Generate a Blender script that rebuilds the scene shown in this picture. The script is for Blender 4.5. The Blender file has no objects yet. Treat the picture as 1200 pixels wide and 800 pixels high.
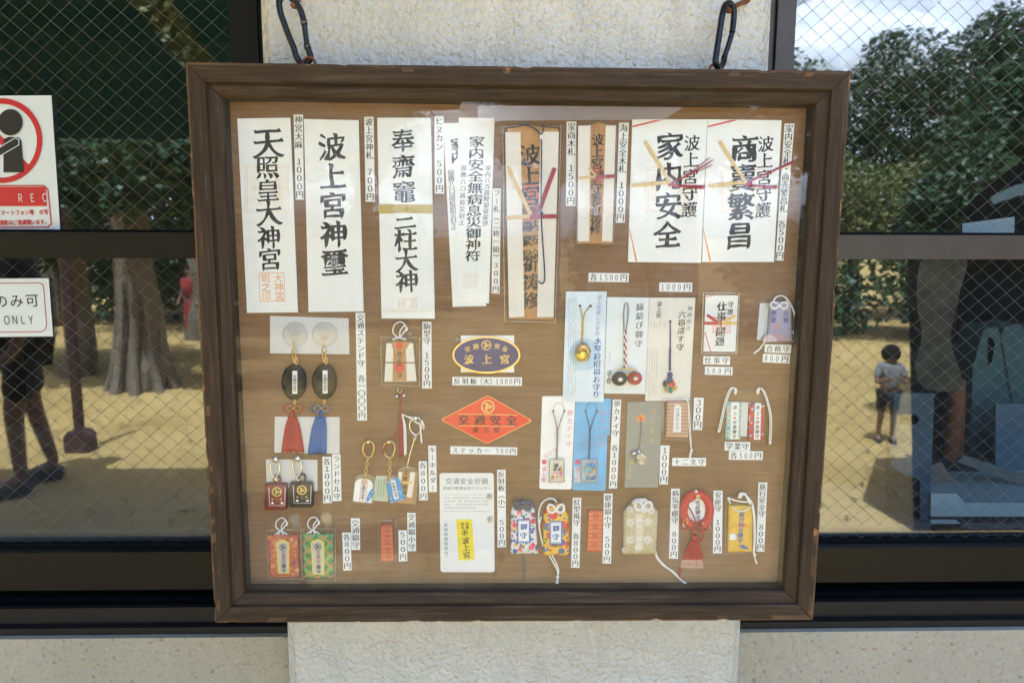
import bpy, bmesh, math, random
from mathutils import Vector, Matrix, noise
from mathutils.geometry import tessellate_polygon, delaunay_2d_cdt
random.seed(7)
R_ = math.radians
SC = bpy.context.scene
COL = bpy.context.collection

# ------------------------------------------------------------------ camera
FPX = 867.0
CAM = Vector((0, -.92, 1.45))
_p, _y, _r = .14212, .02289, .00304
_f = Vector((math.sin(_y)*math.cos(_p), math.cos(_y)*math.cos(_p), -math.sin(_p)))
_R0 = Vector((math.cos(_y), -math.sin(_y), 0)); _U0 = _R0.cross(_f)
_R = _R0*math.cos(_r)+_U0*math.sin(_r); _U = -_R0*math.sin(_r)+_U0*math.cos(_r)
cd = bpy.data.cameras.new('camera'); cam = bpy.data.objects.new('camera', cd); COL.objects.link(cam)
cd.sensor_width = 36; cd.lens = FPX/1200*36; cd.clip_start = .05; cd.clip_end = 2000
m = Matrix((_R, _U, -_f)).transposed().to_4x4(); m.translation = CAM
cam.matrix_world = m; SC.camera = cam

# ------------------------------------------------------------------ light
SUN_EL, SUN_AZ = 72.0, 12.0      # sun stands high behind the building, a little to the left
w = bpy.data.worlds.new('World'); SC.world = w; w.use_nodes = True
nt = w.node_tree; bg = nt.nodes['Background']; sky = nt.nodes.new('ShaderNodeTexSky')
sky.sky_type = 'NISHITA'; sky.sun_disc = False
sky.sun_elevation = R_(SUN_EL); sky.sun_rotation = R_(-SUN_AZ)
sky.air_density = 1.2; sky.dust_density = 6.0; sky.ozone_density = 1.0
nt.links.new(sky.outputs[0], bg.inputs[0]); bg.inputs[1].default_value = .15
sl = bpy.data.lights.new('sun', 'SUN'); sl.energy = 4.5; sl.angle = R_(.5); sl.color = (1, .975, .93)
so = bpy.data.objects.new('sun', sl); COL.objects.link(so)
sd = Vector((-math.sin(R_(SUN_AZ))*math.cos(R_(SUN_EL)), math.cos(R_(SUN_AZ))*math.cos(R_(SUN_EL)), math.sin(R_(SUN_EL))))
so.rotation_euler = sd.to_track_quat('Z', 'Y').to_euler(); so.location = (0, 0, 12)
vs = SC.view_settings; vs.view_transform = 'Standard'; vs.look = 'None'; vs.gamma = 1; vs.use_curve_mapping = False
vs.exposure = 2.13
vs.use_white_balance = True; vs.white_balance_temperature = 5050; vs.white_balance_tint = 8
SC.cycles.transparent_max_bounces = 24; SC.cycles.max_bounces = 7; SC.cycles.diffuse_bounces = 4
SC.cycles.glossy_bounces = 4; SC.cycles.use_denoising = True; SC.cycles.use_adaptive_sampling = False; SC.cycles.use_guiding = True; SC.cycles.use_surface_guiding = True; SC.cycles.caustics_reflective = False
SC.cycles.sample_clamp_indirect = 8

# ------------------------------------------------------------------ places
def P(px, py, Y):
    d = _f+_R*((px-600)/FPX)-_U*((py-400)/FPX)
    return CAM+d*((Y+.92)/d.y)
def pxs(px, py, Y): return (P(px+.5, py, Y)-P(px-.5, py, Y)).length
YG = .237
def mirror(px, py, D):           # the place outside whose reflection in the window stands at px, py
    p = P(px, py, 2*YG+D); return Vector((p.x, -D, p.z))
def ground_at(px, py):
    d = _f+_R*((px-600)/FPX)-_U*((py-400)/FPX); p = CAM+d*(-1.45/d.z)
    return Vector((p.x, 2*YG-p.y, 0))
CC = Vector((.03028, 0, 1.29575)); CW, CH, CPH = .79763, .70857, -.00472
def K(u, v, y):                  # the case's own frame
    c, s = math.cos(CPH), math.sin(CPH)
    return Vector((CC.x+c*u-s*v, y, CC.z+s*u+c*v))
YB = .034                        # board face
def H(h): return YB-h/1000.0     # h millimetres proud of the board

# ------------------------------------------------------------------ materials
MATS = {}
def new_mat(name):
    m = bpy.data.materials.new(name); m.use_nodes = True; MATS[name] = m
    t = m.node_tree; return m, t, t.nodes['Principled BSDF']
def L(t, a, b): t.links.new(a, b)
def coords(t, scale=(1, 1, 1)):
    tc = t.nodes.new('ShaderNodeTexCoord'); mp = t.nodes.new('ShaderNodeMapping'); mp.inputs['Scale'].default_value = scale
    L(t, tc.outputs['Object'], mp.inputs[0]); return mp.outputs[0]
def noise_n(t, vec, scale, detail=4, rough=.55, dist=0):
    n = t.nodes.new('ShaderNodeTexNoise'); n.inputs['Scale'].default_value = scale; n.inputs['Detail'].default_value = detail
    n.inputs['Roughness'].default_value = rough; n.inputs['Distortion'].default_value = dist; L(t, vec, n.inputs['Vector']); return n
def ramp(t, fac, stops, const=False):
    r = t.nodes.new('ShaderNodeValToRGB'); e = r.color_ramp.elements
    if const: r.color_ramp.interpolation = 'CONSTANT'
    while len(e) < len(stops): e.new(.5)
    for q, (p, c) in zip(e, stops): q.position = p; q.color = (c[0], c[1], c[2], 1)
    L(t, fac, r.inputs[0]); return r.outputs[0]
def mixc(t, fac, a, b, mode='MIX'):
    n = t.nodes.new('ShaderNodeMix'); n.data_type = 'RGBA'; n.blend_type = mode
    if isinstance(fac, (int, float)): n.inputs[0].default_value = fac
    else: L(t, fac, n.inputs[0])
    for k, v in ((6, a), (7, b)):
        if isinstance(v, tuple): n.inputs[k].default_value = (v[0], v[1], v[2], 1)
        else: L(t, v, n.inputs[k])
    return n.outputs[2]
def bump(t, b, h, strength, dist):
    n = t.nodes.new('ShaderNodeBump'); n.inputs['Strength'].default_value = strength; n.inputs['Distance'].default_value = dist
    L(t, h, n.inputs['Height']); L(t, n.outputs[0], b.inputs['Normal'])
def math_n(t, op, a, b=None, clamp=False):
    n = t.nodes.new('ShaderNodeMath'); n.operation = op; n.use_clamp = clamp
    for k, v in ((0, a), (1, b)):
        if v is None: continue
        if isinstance(v, (int, float)): n.inputs[k].default_value = v
        else: L(t, v, n.inputs[k])
    return n.outputs[0]
def srgb(r, g, b):
    f = lambda c: (c/255/12.92) if c <= 10 else ((c/255+.055)/1.055)**2.4
    return (f(r), f(g), f(b))
def pm(name, col, rough=.6, var=.12, scale=120, bmp=0, bdist=.0003, metal=0, stretch=(1, 1, 1), spec=.5, coat=0):
    if name in MATS: return MATS[name]
    m, t, b = new_mat(name)
    v = coords(t, stretch); n = noise_n(t, v, scale)
    lo = tuple(c*(1-var) for c in col); hi = tuple(min(1, c*(1+var)) for c in col)
    L(t, ramp(t, n.outputs[0], [(.3, lo), (.7, hi)]), b.inputs['Base Color'])
    b.inputs['Roughness'].default_value = rough; b.inputs['Metallic'].default_value = metal
    b.inputs['Specular IOR Level'].default_value = spec; b.inputs['Coat Weight'].default_value = coat
    if bmp: bump(t, b, n.outputs[0], bmp, bdist)
    return m
def wood(name, dark, mid, light, axis, scale=60, rough=.6, worn=None, bdist=.0004, weather=0):
    m, t, b = new_mat(name)
    st = {'x': (.05, 1, 1), 'z': (1, 1, .05)}[axis]
    v = coords(t, st); n1 = noise_n(t, v, scale, 8, .7, .5); n2 = noise_n(t, coords(t), 9, 5, .6); n4 = noise_n(t, v, scale*4.5, 5, .7, .2)
    f = math_n(t, 'ADD', math_n(t, 'MULTIPLY', n1.outputs[0], .65), math_n(t, 'MULTIPLY', n4.outputs[0], .35))
    c = ramp(t, f, [(.30, dark), (.5, mid), (.72, light)])
    c = mixc(t, .55, c, ramp(t, n2.outputs[0], [(.35, (.62, .60, .58)), (.62, (1, 1, 1))]), 'MULTIPLY')
    if weather:
        n5 = noise_n(t, coords(t, (st[0]*3, 1, st[2]*3)), scale*.5, 6, .7, .3)
        c = mixc(t, ramp(t, n5.outputs[0], [(.52, (0, 0, 0)), (.66, (weather,)*3)]), c, (.17, .135, .105))
        n6 = noise_n(t, coords(t, st), scale*1.1, 3, .5); c = mixc(t, ramp(t, n6.outputs[0], [(.70, (0, 0, 0)), (.73, (.85,)*3)]), c, (.004, .003, .002))
    if worn:
        n3 = noise_n(t, coords(t), 55, 6, .7)
        k = ramp(t, n3.outputs[0], [(worn[1], (0, 0, 0)), (worn[1]+.07, (1, 1, 1))])
        c = mixc(t, k, c, worn[0])
    L(t, c, b.inputs['Base Color']); b.inputs['Roughness'].default_value = rough; b.inputs['Specular IOR Level'].default_value = .3
    bump(t, b, f, .6, bdist); return m
def clear(name, r0=.045, tint=(1, 1, 1), haze=.0, rough=.02, hazecol=(.8, .8, .8)):
    if name in MATS: return MATS[name]
    m = bpy.data.materials.new(name); m.use_nodes = True; MATS[name] = m; t = m.node_tree; t.nodes.clear()
    out = t.nodes.new('ShaderNodeOutputMaterial'); tr = t.nodes.new('ShaderNodeBsdfTransparent'); tr.inputs[0].default_value = (*tint, 1)
    gl = t.nodes.new('ShaderNodeBsdfGlossy'); gl.inputs['Roughness'].default_value = rough
    lw = t.nodes.new('ShaderNodeLayerWeight'); p5 = math_n(t, 'POWER', lw.outputs['Facing'], 5.0)
    fr = math_n(t, 'ADD', math_n(t, 'MULTIPLY', p5, 1-r0), r0)
    mx = t.nodes.new('ShaderNodeMixShader'); L(t, fr, mx.inputs[0])
    base = tr.outputs[0]
    if haze:
        df = t.nodes.new('ShaderNodeBsdfDiffuse'); df.inputs[0].default_value = (*hazecol, 1)
        mh = t.nodes.new('ShaderNodeMixShader'); mh.inputs[0].default_value = haze; L(t, base, mh.inputs[1]); L(t, df.outputs[0], mh.inputs[2]); base = mh.outputs[0]
    L(t, base, mx.inputs[1]); L(t, gl.outputs[0], mx.inputs[2]); L(t, mx.outputs[0], out.inputs[0])
    return m
def brocade(name, base, cols, s1=160, thr=.42, s2=None, cols2=None, thr2=.35, rough=.65):
    m, t, b = new_mat(name); v = coords(t)
    def layer(c, s, th, cs, seed):
        mp = t.nodes.new('ShaderNodeMapping'); mp.inputs['Location'].default_value = (seed, seed*.7, seed*.3); L(t, v, mp.inputs[0])
        vo = t.nodes.new('ShaderNodeTexVoronoi'); vo.inputs['Scale'].default_value = s; L(t, mp.outputs[0], vo.inputs['Vector'])
        sep = t.nodes.new('ShaderNodeSeparateColor'); L(t, vo.outputs['Color'], sep.inputs[0])
        rc = ramp(t, sep.outputs[0], [(i/len(cs), q) for i, q in enumerate(cs)], True)
        k = math_n(t, 'LESS_THAN', vo.outputs['Distance'], th)
        return mixc(t, k, c, rc)
    c = layer(base, s1, thr, cols, .37)
    if s2: c = layer(c, s2, thr2, cols2 or cols, 1.91)
    L(t, c, b.inputs['Base Color']); b.inputs['Roughness'].default_value = rough
    n = noise_n(t, v, 900, 2); bump(t, b, n.outputs[0], .4, .0002); return m
def lattice(name, base, line, line2, s=320, rough=.6):
    m, t, b = new_mat(name); v = coords(t); sx = t.nodes.new('ShaderNodeSeparateXYZ'); L(t, v, sx.inputs[0])
    x = math_n(t, 'ADD', math_n(t, 'MULTIPLY', sx.outputs[0], s*.9), 200.0); z = math_n(t, 'ADD', math_n(t, 'MULTIPLY', sx.outputs[2], s), 200.0)
    zig = math_n(t, 'PINGPONG', x, 1.0); q = math_n(t, 'PINGPONG', math_n(t, 'ADD', z, math_n(t, 'MULTIPLY', zig, 1.3)), 1.0)
    q2 = math_n(t, 'PINGPONG', math_n(t, 'SUBTRACT', z, math_n(t, 'MULTIPLY', zig, 1.3)), 1.0)
    c = mixc(t, math_n(t, 'LESS_THAN', q, .42), base, line); c = mixc(t, math_n(t, 'LESS_THAN', q2, .3), c, line2)
    L(t, c, b.inputs['Base Color']); b.inputs['Roughness'].default_value = rough
    n = noise_n(t, v, 1200, 2); bump(t, b, n.outputs[0], .3, .0002); return m

paper = pm('white_paper', (.79, .805, .80), .75, .03, 30, .45, .0022)
paper_b = pm('cream_paper', (.76, .73, .66), .75, .04, 40, .45, .002)
card_w = pm('card_white', (.78, .79, .80), .4, .03, 40)
card_blue = pm('card_pale_blue', (.60, .70, .80), .35, .12, 30)
card_sky = pm('card_sky_blue', (.13, .40, .72), .35, .25, 22)
card_grey = pm('card_grey', (.26, .265, .235), .5, .05, 60)
ink = pm('black_ink', (.018, .018, .019), .6, .3, 300)
ink_grey = pm('grey_ink', (.16, .16, .17), .6, .2, 300)
ink_faint = pm('faint_ink', (.42, .42, .45), .7, .1, 300)
ink_blue = pm('blue_ink', (.04, .10, .36), .6, .2, 300)
ink_violet = pm('violet_ink', (.20, .12, .38), .6, .2, 300)
ink_pink = pm('pink_ink', (.62, .16, .30), .6, .2, 300)
ink_orange = pm('orange_ink', (.72, .30, .10), .6, .2, 300)
ink_faintorange = pm('pale_orange_ink', (.74, .58, .40), .7, .1, 300)
ink_red = pm('red_ink', (.60, .05, .04), .6, .15, 300)
ink_green = pm('grey_green_ink', (.13, .20, .19), .6, .2, 300)
gold = pm('gold_leaf', (.62, .44, .14), .3, .15, 300, metal=.75)
gold_flat = pm('gold_print', (.58, .42, .12), .45, .12, 300, metal=.2)
straw = pm('gold_straw', (.62, .46, .20), .5, .2, 400, stretch=(1, 1, 4))
maroon = pm('maroon_cord', (.30, .018, .045), .5, .2, 500)
crimson = pm('crimson_cord', (.34, .010, .018), .55, .2, 500)
blue_cord = pm('blue_cord', (.012, .10, .38), .55, .2, 500)
navy = pm('navy_cord', (.025, .03, .10), .6, .2, 500)
white_cord = pm('white_cord', (.80, .80, .78), .6, .06, 700, .4, .0002)
silver = pm('silver_metal', (.62, .61, .58), .25, .1, 200, metal=1)
brass = pm('brass_metal', (.62, .46, .22), .28, .12, 200, metal=1)
rust = pm('rusty_iron', (.16, .055, .022), .85, .5, 90, .5)
blacksteel = pm('black_steel', (.022, .024, .027), .33, .3, 160, metal=.6)
black_lq = pm('black_lacquer', (.008, .008, .009), .2, .2, 60, spec=.25)
cedar = wood('pale_cedar', (.36, .19, .07), (.50, .28, .11), (.60, .36, .16), 'z', 160, .6)
sleeve = clear('clear_sleeve', .005, (.99, .99, .99), .005, .08)
sleeve_edge = clear('sleeve_edge', .08, (.9, .9, .9), .28, .2, (.75, .73, .7))
acrylic = clear('acrylic_sheet', .016, (.99, .99, .985), .005, .015)
t = acrylic.node_tree; v = coords(t); n = noise_n(t, v, 7, 6, .62, 1.6); n2 = noise_n(t, coords(t, (1, 1, .12)), 60, 3, .6)
f = math_n(t, 'ADD', math_n(t, 'MULTIPLY', n.outputs[0], .75), math_n(t, 'MULTIPLY', n2.outputs[0], .25))
for nd in t.nodes:                                 # smudges and fine dust, also painting streaks of glare on the sheet
    if nd.type == 'MIX_SHADER' and not nd.inputs[0].is_linked: L(t, ramp(t, f, [(.46, (.003,)*3), (.62, (.022,)*3), (.74, (.045,)*3)]), nd.inputs[0])
cup_vinyl = clear('cup_vinyl', .03, (.97, .97, .97), .02, .06, (.8, .8, .8))
bubble = clear('clear_vinyl', .05, (.95, .95, .94), .05, .08)
frost = clear('frosted_film', .05, (.85, .87, .9), .62, .3, (.80, .82, .85))

# ------------------------------------------------------------------ mesh building
def loop_dist(a, b): return (Vector(a)-Vector(b)).length
class MB:
    def __init__(s): s.v = []; s.f = []; s.m = []; s.mi = 0
    def add(s, vs_, fs):
        o = len(s.v); s.v += [Vector(q) for q in vs_]
        for q in fs: s.f.append([o+i for i in q]); s.m.append(s.mi)
    def prism(s, pts, dvec):                       # closed loop of world points, extruded by dvec
        n = len(pts); d = Vector(dvec); a = [Vector(p) for p in pts]
        s.add(a+[p+d for p in a], [list(range(n)), list(range(2*n-1, n-1, -1))]+[[i, i+n, (i+1) % n+n, (i+1) % n] for i in range(n)])
    def slab(s, pts, h, th):                       # pixels on the board plane, front at h mm, th mm thick
        s.prism([P(x, y, H(h)) for x, y in pts], (0, th/1000, 0))
    def box(s, c, d):
        x, y, z = c; a, b, e = d[0]/2, d[1]/2, d[2]/2
        s.prism([(x-a, y-b, z-e), (x+a, y-b, z-e), (x+a, y-b, z+e), (x-a, y-b, z+e)], (0, 2*b, 0))
    def bx(s, x0, x1, y0, y1, z0, z1): s.box(((x0+x1)/2, (y0+y1)/2, (z0+z1)/2), (abs(x1-x0), abs(y1-y0), abs(z1-z0)))
    def tube(s, pts, r, n=8, closed=False, cap=True):
        pts = [Vector(p) for p in pts]; k = len(pts); rs = r if isinstance(r, (list, tuple)) else [r]*k
        ring = []; up = None; o = len(s.v)
        for i, p in enumerate(pts):
            a = pts[i-1] if (i or closed) else p; b = pts[(i+1) % k] if (i < k-1 or closed) else p
            t = (b-a)
            if t.length < 1e-9: t = Vector((0, 0, 1))
            t.normalize()
            if up is None:
                up = Vector((0, 1, 0)) if abs(t.y) < .9 else Vector((1, 0, 0))
            up = (up-t*up.dot(t))
            if up.length < 1e-6: up = t.orthogonal()
            up.normalize(); q = t.cross(up)
            for j in range(n):
                an = 2*math.pi*j/n; s.v.append(p+(up*math.cos(an)+q*math.sin(an))*rs[i])
        for i in range(k if closed else k-1):
            for j in range(n):
                a = o+i*n+j; b = o+i*n+(j+1) % n; c = o+((i+1) % k)*n+(j+1) % n; d = o+((i+1) % k)*n+j
                s.f.append([a, b, c, d]); s.m.append(s.mi)
        if cap and not closed:
            s.f.append([o+j for j in range(n)][::-1]); s.m.append(s.mi)
            s.f.append([o+(k-1)*n+j for j in range(n)]); s.m.append(s.mi)
    def cord(s, pxpts, h, r, n=6, closed=False, sub=6):    # smooth cord through pixels at h mm (scalar or list)
        hs = h if isinstance(h, (list, tuple)) else [h]*len(pxpts)
        s.tube(smooth([P(x, y, H(q)) for (x, y), q in zip(pxpts, hs)], closed, sub), r, n, closed)
    def ball(s, c, r, sc=(1, 1, 1), nu=14, nv=9):
        c = Vector(c); o = len(s.v); vs_ = []; fs = []
        for i in range(1, nv):
            th = math.pi*i/nv
            for j in range(nu):
                ph = 2*math.pi*j/nu
                vs_.append(c+Vector((r*sc[0]*math.sin(th)*math.cos(ph), r*sc[1]*math.sin(th)*math.sin(ph), r*sc[2]*math.cos(th))))
        top = len(vs_); vs_ += [c+Vector((0, 0, r*sc[2])), c-Vector((0, 0, r*sc[2]))]
        for i in range(nv-2):
            for j in range(nu): fs.append([i*nu+j, (i+1)*nu+j, (i+1)*nu+(j+1) % nu, i*nu+(j+1) % nu])
        for j in range(nu):
            fs.append([top, j, (j+1) % nu]); fs.append([top+1, (nv-2)*nu+(j+1) % nu, (nv-2)*nu+j])
        s.add(vs_, fs)
    def pillow(s, pts, h0, th, rings=((1, 0), (1, .35), (.97, .68), (.9, .88), (.75, .97), (.4, 1))):
        a = [P(x, y, H(h0)) for x, y in dense(pts, 5)]; n = len(a); c = sum(a, Vector())/n
        vs_ = []
        for k, q in rings:
            for p in a: w_ = c+(p-c)*k; vs_.append(Vector((w_.x, w_.y-th/1000*q, w_.z)))
        fs = [list(range(n))[::-1]]
        for i in range(len(rings)-1):
            for j in range(n): fs.append([i*n+j, i*n+(j+1) % n, (i+1)*n+(j+1) % n, (i+1)*n+j])
        fs.append([(len(rings)-1)*n+j for j in range(n)]); s.add(vs_, fs)
    def disc(s, cx, cy, rx, ry, h, th, n=32): s.slab([(cx+rx*math.cos(2*math.pi*i/n), cy-ry*math.sin(2*math.pi*i/n)) for i in range(n)], h, th)
    def ringband(s, pxloop, wpx, h, th):           # flat outline band inside a closed pixel loop
        c = (sum(p[0] for p in pxloop)/len(pxloop), sum(p[1] for p in pxloop)/len(pxloop)); n = len(pxloop)
        inn = []
        for p in pxloop:
            d = math.hypot(p[0]-c[0], p[1]-c[1]); k = max(0, 1-wpx/d); inn.append((c[0]+(p[0]-c[0])*k, c[1]+(p[1]-c[1])*k))
        for i in range(n): j = (i+1) % n; s.slab([pxloop[i], pxloop[j], inn[j], inn[i]], h, th)
    def build(s, name, mat, parent=None, smooth_=False, loc=None):
        mats = mat if isinstance(mat, (list, tuple)) else [mat]
        me = bpy.data.meshes.new(name)
        if parent is not None: loc = Vector(parent['_loc'])
        elif loc is None:
            xs = [q.x for q in s.v]; ys = [q.y for q in s.v]; zs = [q.z for q in s.v]
            loc = Vector(((min(xs)+max(xs))/2, (min(ys)+max(ys))/2, min(zs)))
        me.from_pydata([tuple(q-loc) for q in s.v], [], s.f)
        for q in mats: me.materials.append(q)
        if len(mats) > 1: me.polygons.foreach_set('material_index', s.m)
        if smooth_: me.polygons.foreach_set('use_smooth', [True]*len(me.polygons))
        me.update()
        o = bpy.data.objects.new(name, me); COL.objects.link(o); o['_loc'] = tuple(loc)
        if parent is not None: o.parent = parent
        else: o.location = loc
        return o
def dense(pts, k):
    out = []
    for i in range(len(pts)):
        a, b = pts[i], pts[(i+1) % len(pts)]
        for j in range(k): out.append((a[0]+(b[0]-a[0])*j/k, a[1]+(b[1]-a[1])*j/k))
    return out
def smooth(p, closed=False, sub=6):
    n = len(p)
    if n < 3: return p
    out = []
    for i in range(n if closed else n-1):
        g = lambda k: p[k % n] if closed else p[max(0, min(n-1, k))]
        a, b, c, d = g(i-1), g(i), g(i+1), g(i+2)
        for j in range(sub):
            t = j/sub
            out.append(.5*((2*b)+(c-a)*t+(2*a-5*b+4*c-d)*t*t+(3*b-a-3*c+d)*t**3))
    if not closed: out.append(p[-1])
    return out
def tag(o, label=None, cat=None, group=None, kind=None):
    if label: o['label'] = label
    if cat: o['category'] = cat
    if group: o['group'] = group
    if kind: o['kind'] = kind
    return o
def thing(name, loc, label, cat, group=None):
    o = bpy.data.objects.new(name, None); COL.objects.link(o); o.location = loc; o['_loc'] = tuple(loc)
    o.empty_display_size = .02
    return tag(o, label, cat, group)
def q4(x0, y0, x1, y1): return [(x0, y0), (x1, y0), (x1, y1), (x0, y1)]
def rrect(x0, y0, x1, y1, r, n=5):
    out = []
    for cx, cy, a0 in ((x1-r, y0+r, -90), (x1-r, y1-r, 0), (x0+r, y1-r, 90), (x0+r, y0+r, 180)):
        for i in range(n+1): a = R_(a0+90*i/n); out.append((cx+r*math.cos(a), cy+r*math.sin(a)))
    return out

# ------------------------------------------------------------------ lettering
FW = {}
for c in '0123456789': FW[c] = chr(ord(c)+0xFEE0)
for c in 'ABCDEFGHIJKLMNOPQRSTUVWXYZ': FW[c] = chr(ord(c)+0xFEE0)
ALL = ('神宮大麻円波上札ヒヌカンフー（二枚一組）家商木海安全内・売繁昌各交通ステンド守〇ランドセル錦駒型キホダ小反射板大ッ縁結び御癒しの音色水琴鈴招福お'
       'り無病息災六成す仕事合格学業夢ナイ十支紅型風健康気平癒産旅行天照皇璽奉齋竈三柱司之印符八方諸障却衰祓部屋敷口疫疤封止祈祷修護商賣開運願耐候力軟質実用新案登録済'
       'みのみ可マトフォン等写撮影はご遠慮い願ま。御蟲就')
GL = {}
def load_glyphs():
    chars = sorted(set(ALL) | set(FW.values()))
    cu = bpy.data.curves.new('g', 'FONT'); cu.resolution_u = 4; cu.space_line = 3.0; cu.body = '\n'.join(chars)
    o = bpy.data.objects.new('g', cu); COL.objects.link(o); dg = bpy.context.evaluated_depsgraph_get()
    c = o.evaluated_get(dg).to_curve(dg)
    loops = []
    for s in c.splines:
        pts = []; bp = s.bezier_points; n = len(bp)
        for i in range(n):
            a, b = bp[i], bp[(i+1) % n]
            p0, p1, p2, p3 = a.co, a.handle_right, b.handle_left, b.co
            ln = (p3-p0).length; st = ((p1-p0).cross(p3-p0)).length+((p2-p0).cross(p3-p0)).length < 1e-4
            k = max(1, int(ln/.09)) if st else max(2, int(ln/.06))
            for j in range(k):
                t = j/k; q = p0*(1-t)**3+3*p1*t*(1-t)**2+3*p2*t*t*(1-t)+p3*t**3; pts.append((q.x, q.y))
        if len(pts) > 2: loops.append(pts)
    o.to_curve_clear(); bpy.data.objects.remove(o)
    ys = [min(p[1] for p in l) for l in loops]
    # line k sits near y = -k*lineheight ; find the line height from the body
    lh = 3.0*LH
    for l in loops:
        cy = (min(p[1] for p in l)+max(p[1] for p in l))/2
        k = int(round((.37-cy)/lh))
        if 0 <= k < len(chars): GL.setdefault(chars[k], []).append([(x-.5, y+k*lh-.37) for x, y in l])
LH = 1.0
load_glyphs()
def sub_loop(l):
    return l
GC = {}
def glyph(ch, style):
    ch = FW.get(ch, ch); key = (ch, style)
    if key in GC: return GC[key]
    loops = GL.get(ch)
    if not loops: GC[key] = None; return None
    area = lambda l: sum(l[i-1][0]*l[i][1]-l[i][0]*l[i-1][1] for i in range(len(l)))/2
    big = max(loops, key=lambda l: abs(area(l))); sg = 1 if area(big) > 0 else -1
    a, b, nz, shear = {'m': (.020, -.006, 0, 0), 'mb': (.024, 0, 0, 0), 'g': (.004, .004, 0, 0), 'gb': (.03, .024, 0, 0), 'k': (.026, .004, .026, .09), 'kb': (.036, .012, .028, .09),
                       't': (-.004, -.006, .022, .08), 's': (-.012, -.012, 0, 0)}[style]
    sd_ = (ord(ch) % 97)*1.7; out = []
    for l in loops:
        n = len(l); q = []
        for i in range(n):
            p0, p, p2 = l[i-1], l[i], l[(i+1) % n]
            tx, ty = p2[0]-p0[0], p2[1]-p0[1]; ln = math.hypot(tx, ty) or 1
            nx, ny = ty/ln*sg, -tx/ln*sg
            k = 1.0; ox = oy = 0
            if nz:
                k = 1+1.8*noise.noise((p[0]*3.1+sd_, p[1]*3.1, sd_))
                ox = nz*noise.noise((p[0]*2.3, p[1]*2.3+sd_, 3.1)); oy = nz*noise.noise((p[0]*2.3+9, p[1]*2.3+sd_, 7.7))
            x = p[0]+nx*a*k+ox; y = p[1]+ny*b*k+oy
            q.append((x, y+shear*x))
        if nz > .025:                             # brush terminals: slanted, pointed or flared stroke ends
            q0 = list(q)
            for i in range(n):
                j = (i+1) % n; ax, ay = l[i]; bx_, by_ = l[j]; ln = math.hypot(bx_-ax, by_-ay)
                if not .03 < ln < .11: continue
                px_, py_ = l[i-1]; qx, qy = l[(j+1) % n]; dx, dy = (by_-ay)/ln*sg, -(bx_-ax)/ln*sg
                la, lb = math.hypot(ax-px_, ay-py_) or 1, math.hypot(qx-bx_, qy-by_) or 1
                ca = ((ax-px_)*dx+(ay-py_)*dy)/la; cb = ((qx-bx_)*dx+(qy-by_)*dy)/lb
                if ca < .6 or cb > -.6: continue
                hi, lo = (i, j) if ay > by_ else (j, i); le, ri = (i, j) if ax < bx_ else (j, i)
                mv = lambda k, x, y: q.__setitem__(k, (q0[k][0]+x, q0[k][1]+y))
                mx_, my_ = (q0[i][0]+q0[j][0])/2, (q0[i][1]+q0[j][1])/2
                if dx > .75: mv(hi, -.03, .042); mv(lo, .034, .0)
                elif dx < -.75: mv(hi, -.012, .028); mv(lo, .022, .006)
                elif dy > .75: mv(le, -.034, .022); mv(ri, .012, -.03)
                elif dy < -.9: mv(le, .006, -.034); mv(ri, -.022, .018)
                elif dx < 0:
                    for k in (i, j): q[k] = (mx_+(q0[k][0]-mx_)*.22+dx*.05, my_+(q0[k][1]-my_)*.22+dy*.05)
                else: mv(hi, dx*.075, dy*.02); mv(lo, dx*.0, dy*.03-.022)
        out.append(q)
    verts = []; edges = []
    for l in out:
        k = len(verts); verts += [Vector(p) for p in l]; edges += [(k+i, k+(i+1) % len(l)) for i in range(len(l))]
    cv, ce, cf, _a, _b, _c = delaunay_2d_cdt(verts, edges, [], 0, 1e-5); fs = []
    for f in cf:
        x = sum(cv[i].x for i in f)/len(f); y = sum(cv[i].y for i in f)/len(f); wn = 0
        for l in out:
            for i in range(len(l)):
                (xa, ya), (xb, yb) = l[i-1], l[i]
                if (ya <= y) != (yb <= y):
                    if xa+(y-ya)/(yb-ya)*(xb-xa) > x: wn += 1 if yb > ya else -1
        if wn: fs.append(tuple(f))
    GC[key] = ([(p.x, p.y) for p in cv], fs); return GC[key]
ROT = set('ー（）')
def put(mb, ch, p, s, style, ang=0, sx=1, sy=1, vert=False):
    g = glyph(ch, style)
    if g is None: return
    if vert and ch in ROT: ang -= math.pi/2
    c, sn = math.cos(ang), math.sin(ang)
    vs_ = [(p.x+s*(x*sx*c-y*sy*sn), p.y, p.z+s*(x*sx*sn+y*sy*c)) for x, y in g[0]]
    mb.add(vs_, g[1])
def vtext(mb, txt, a, b, size, h, style='m', sx=1, sy=1, Y=None):
    Y = H(h) if Y is None else Y; A, B = P(*a, Y), P(*b, Y); d = B-A; ang = math.atan2(d.x, -d.z) if d.length > 1e-9 else 0
    n = len(txt); ang = ang if n > 1 else 0
    for i, ch in enumerate(txt):
        if ch in ' 　': continue
        q = A.lerp(B, i/(n-1)) if n > 1 else A
        put(mb, ch, q, size*pxs(a[0], a[1], Y), style, ang, sx, sy, True)
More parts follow.
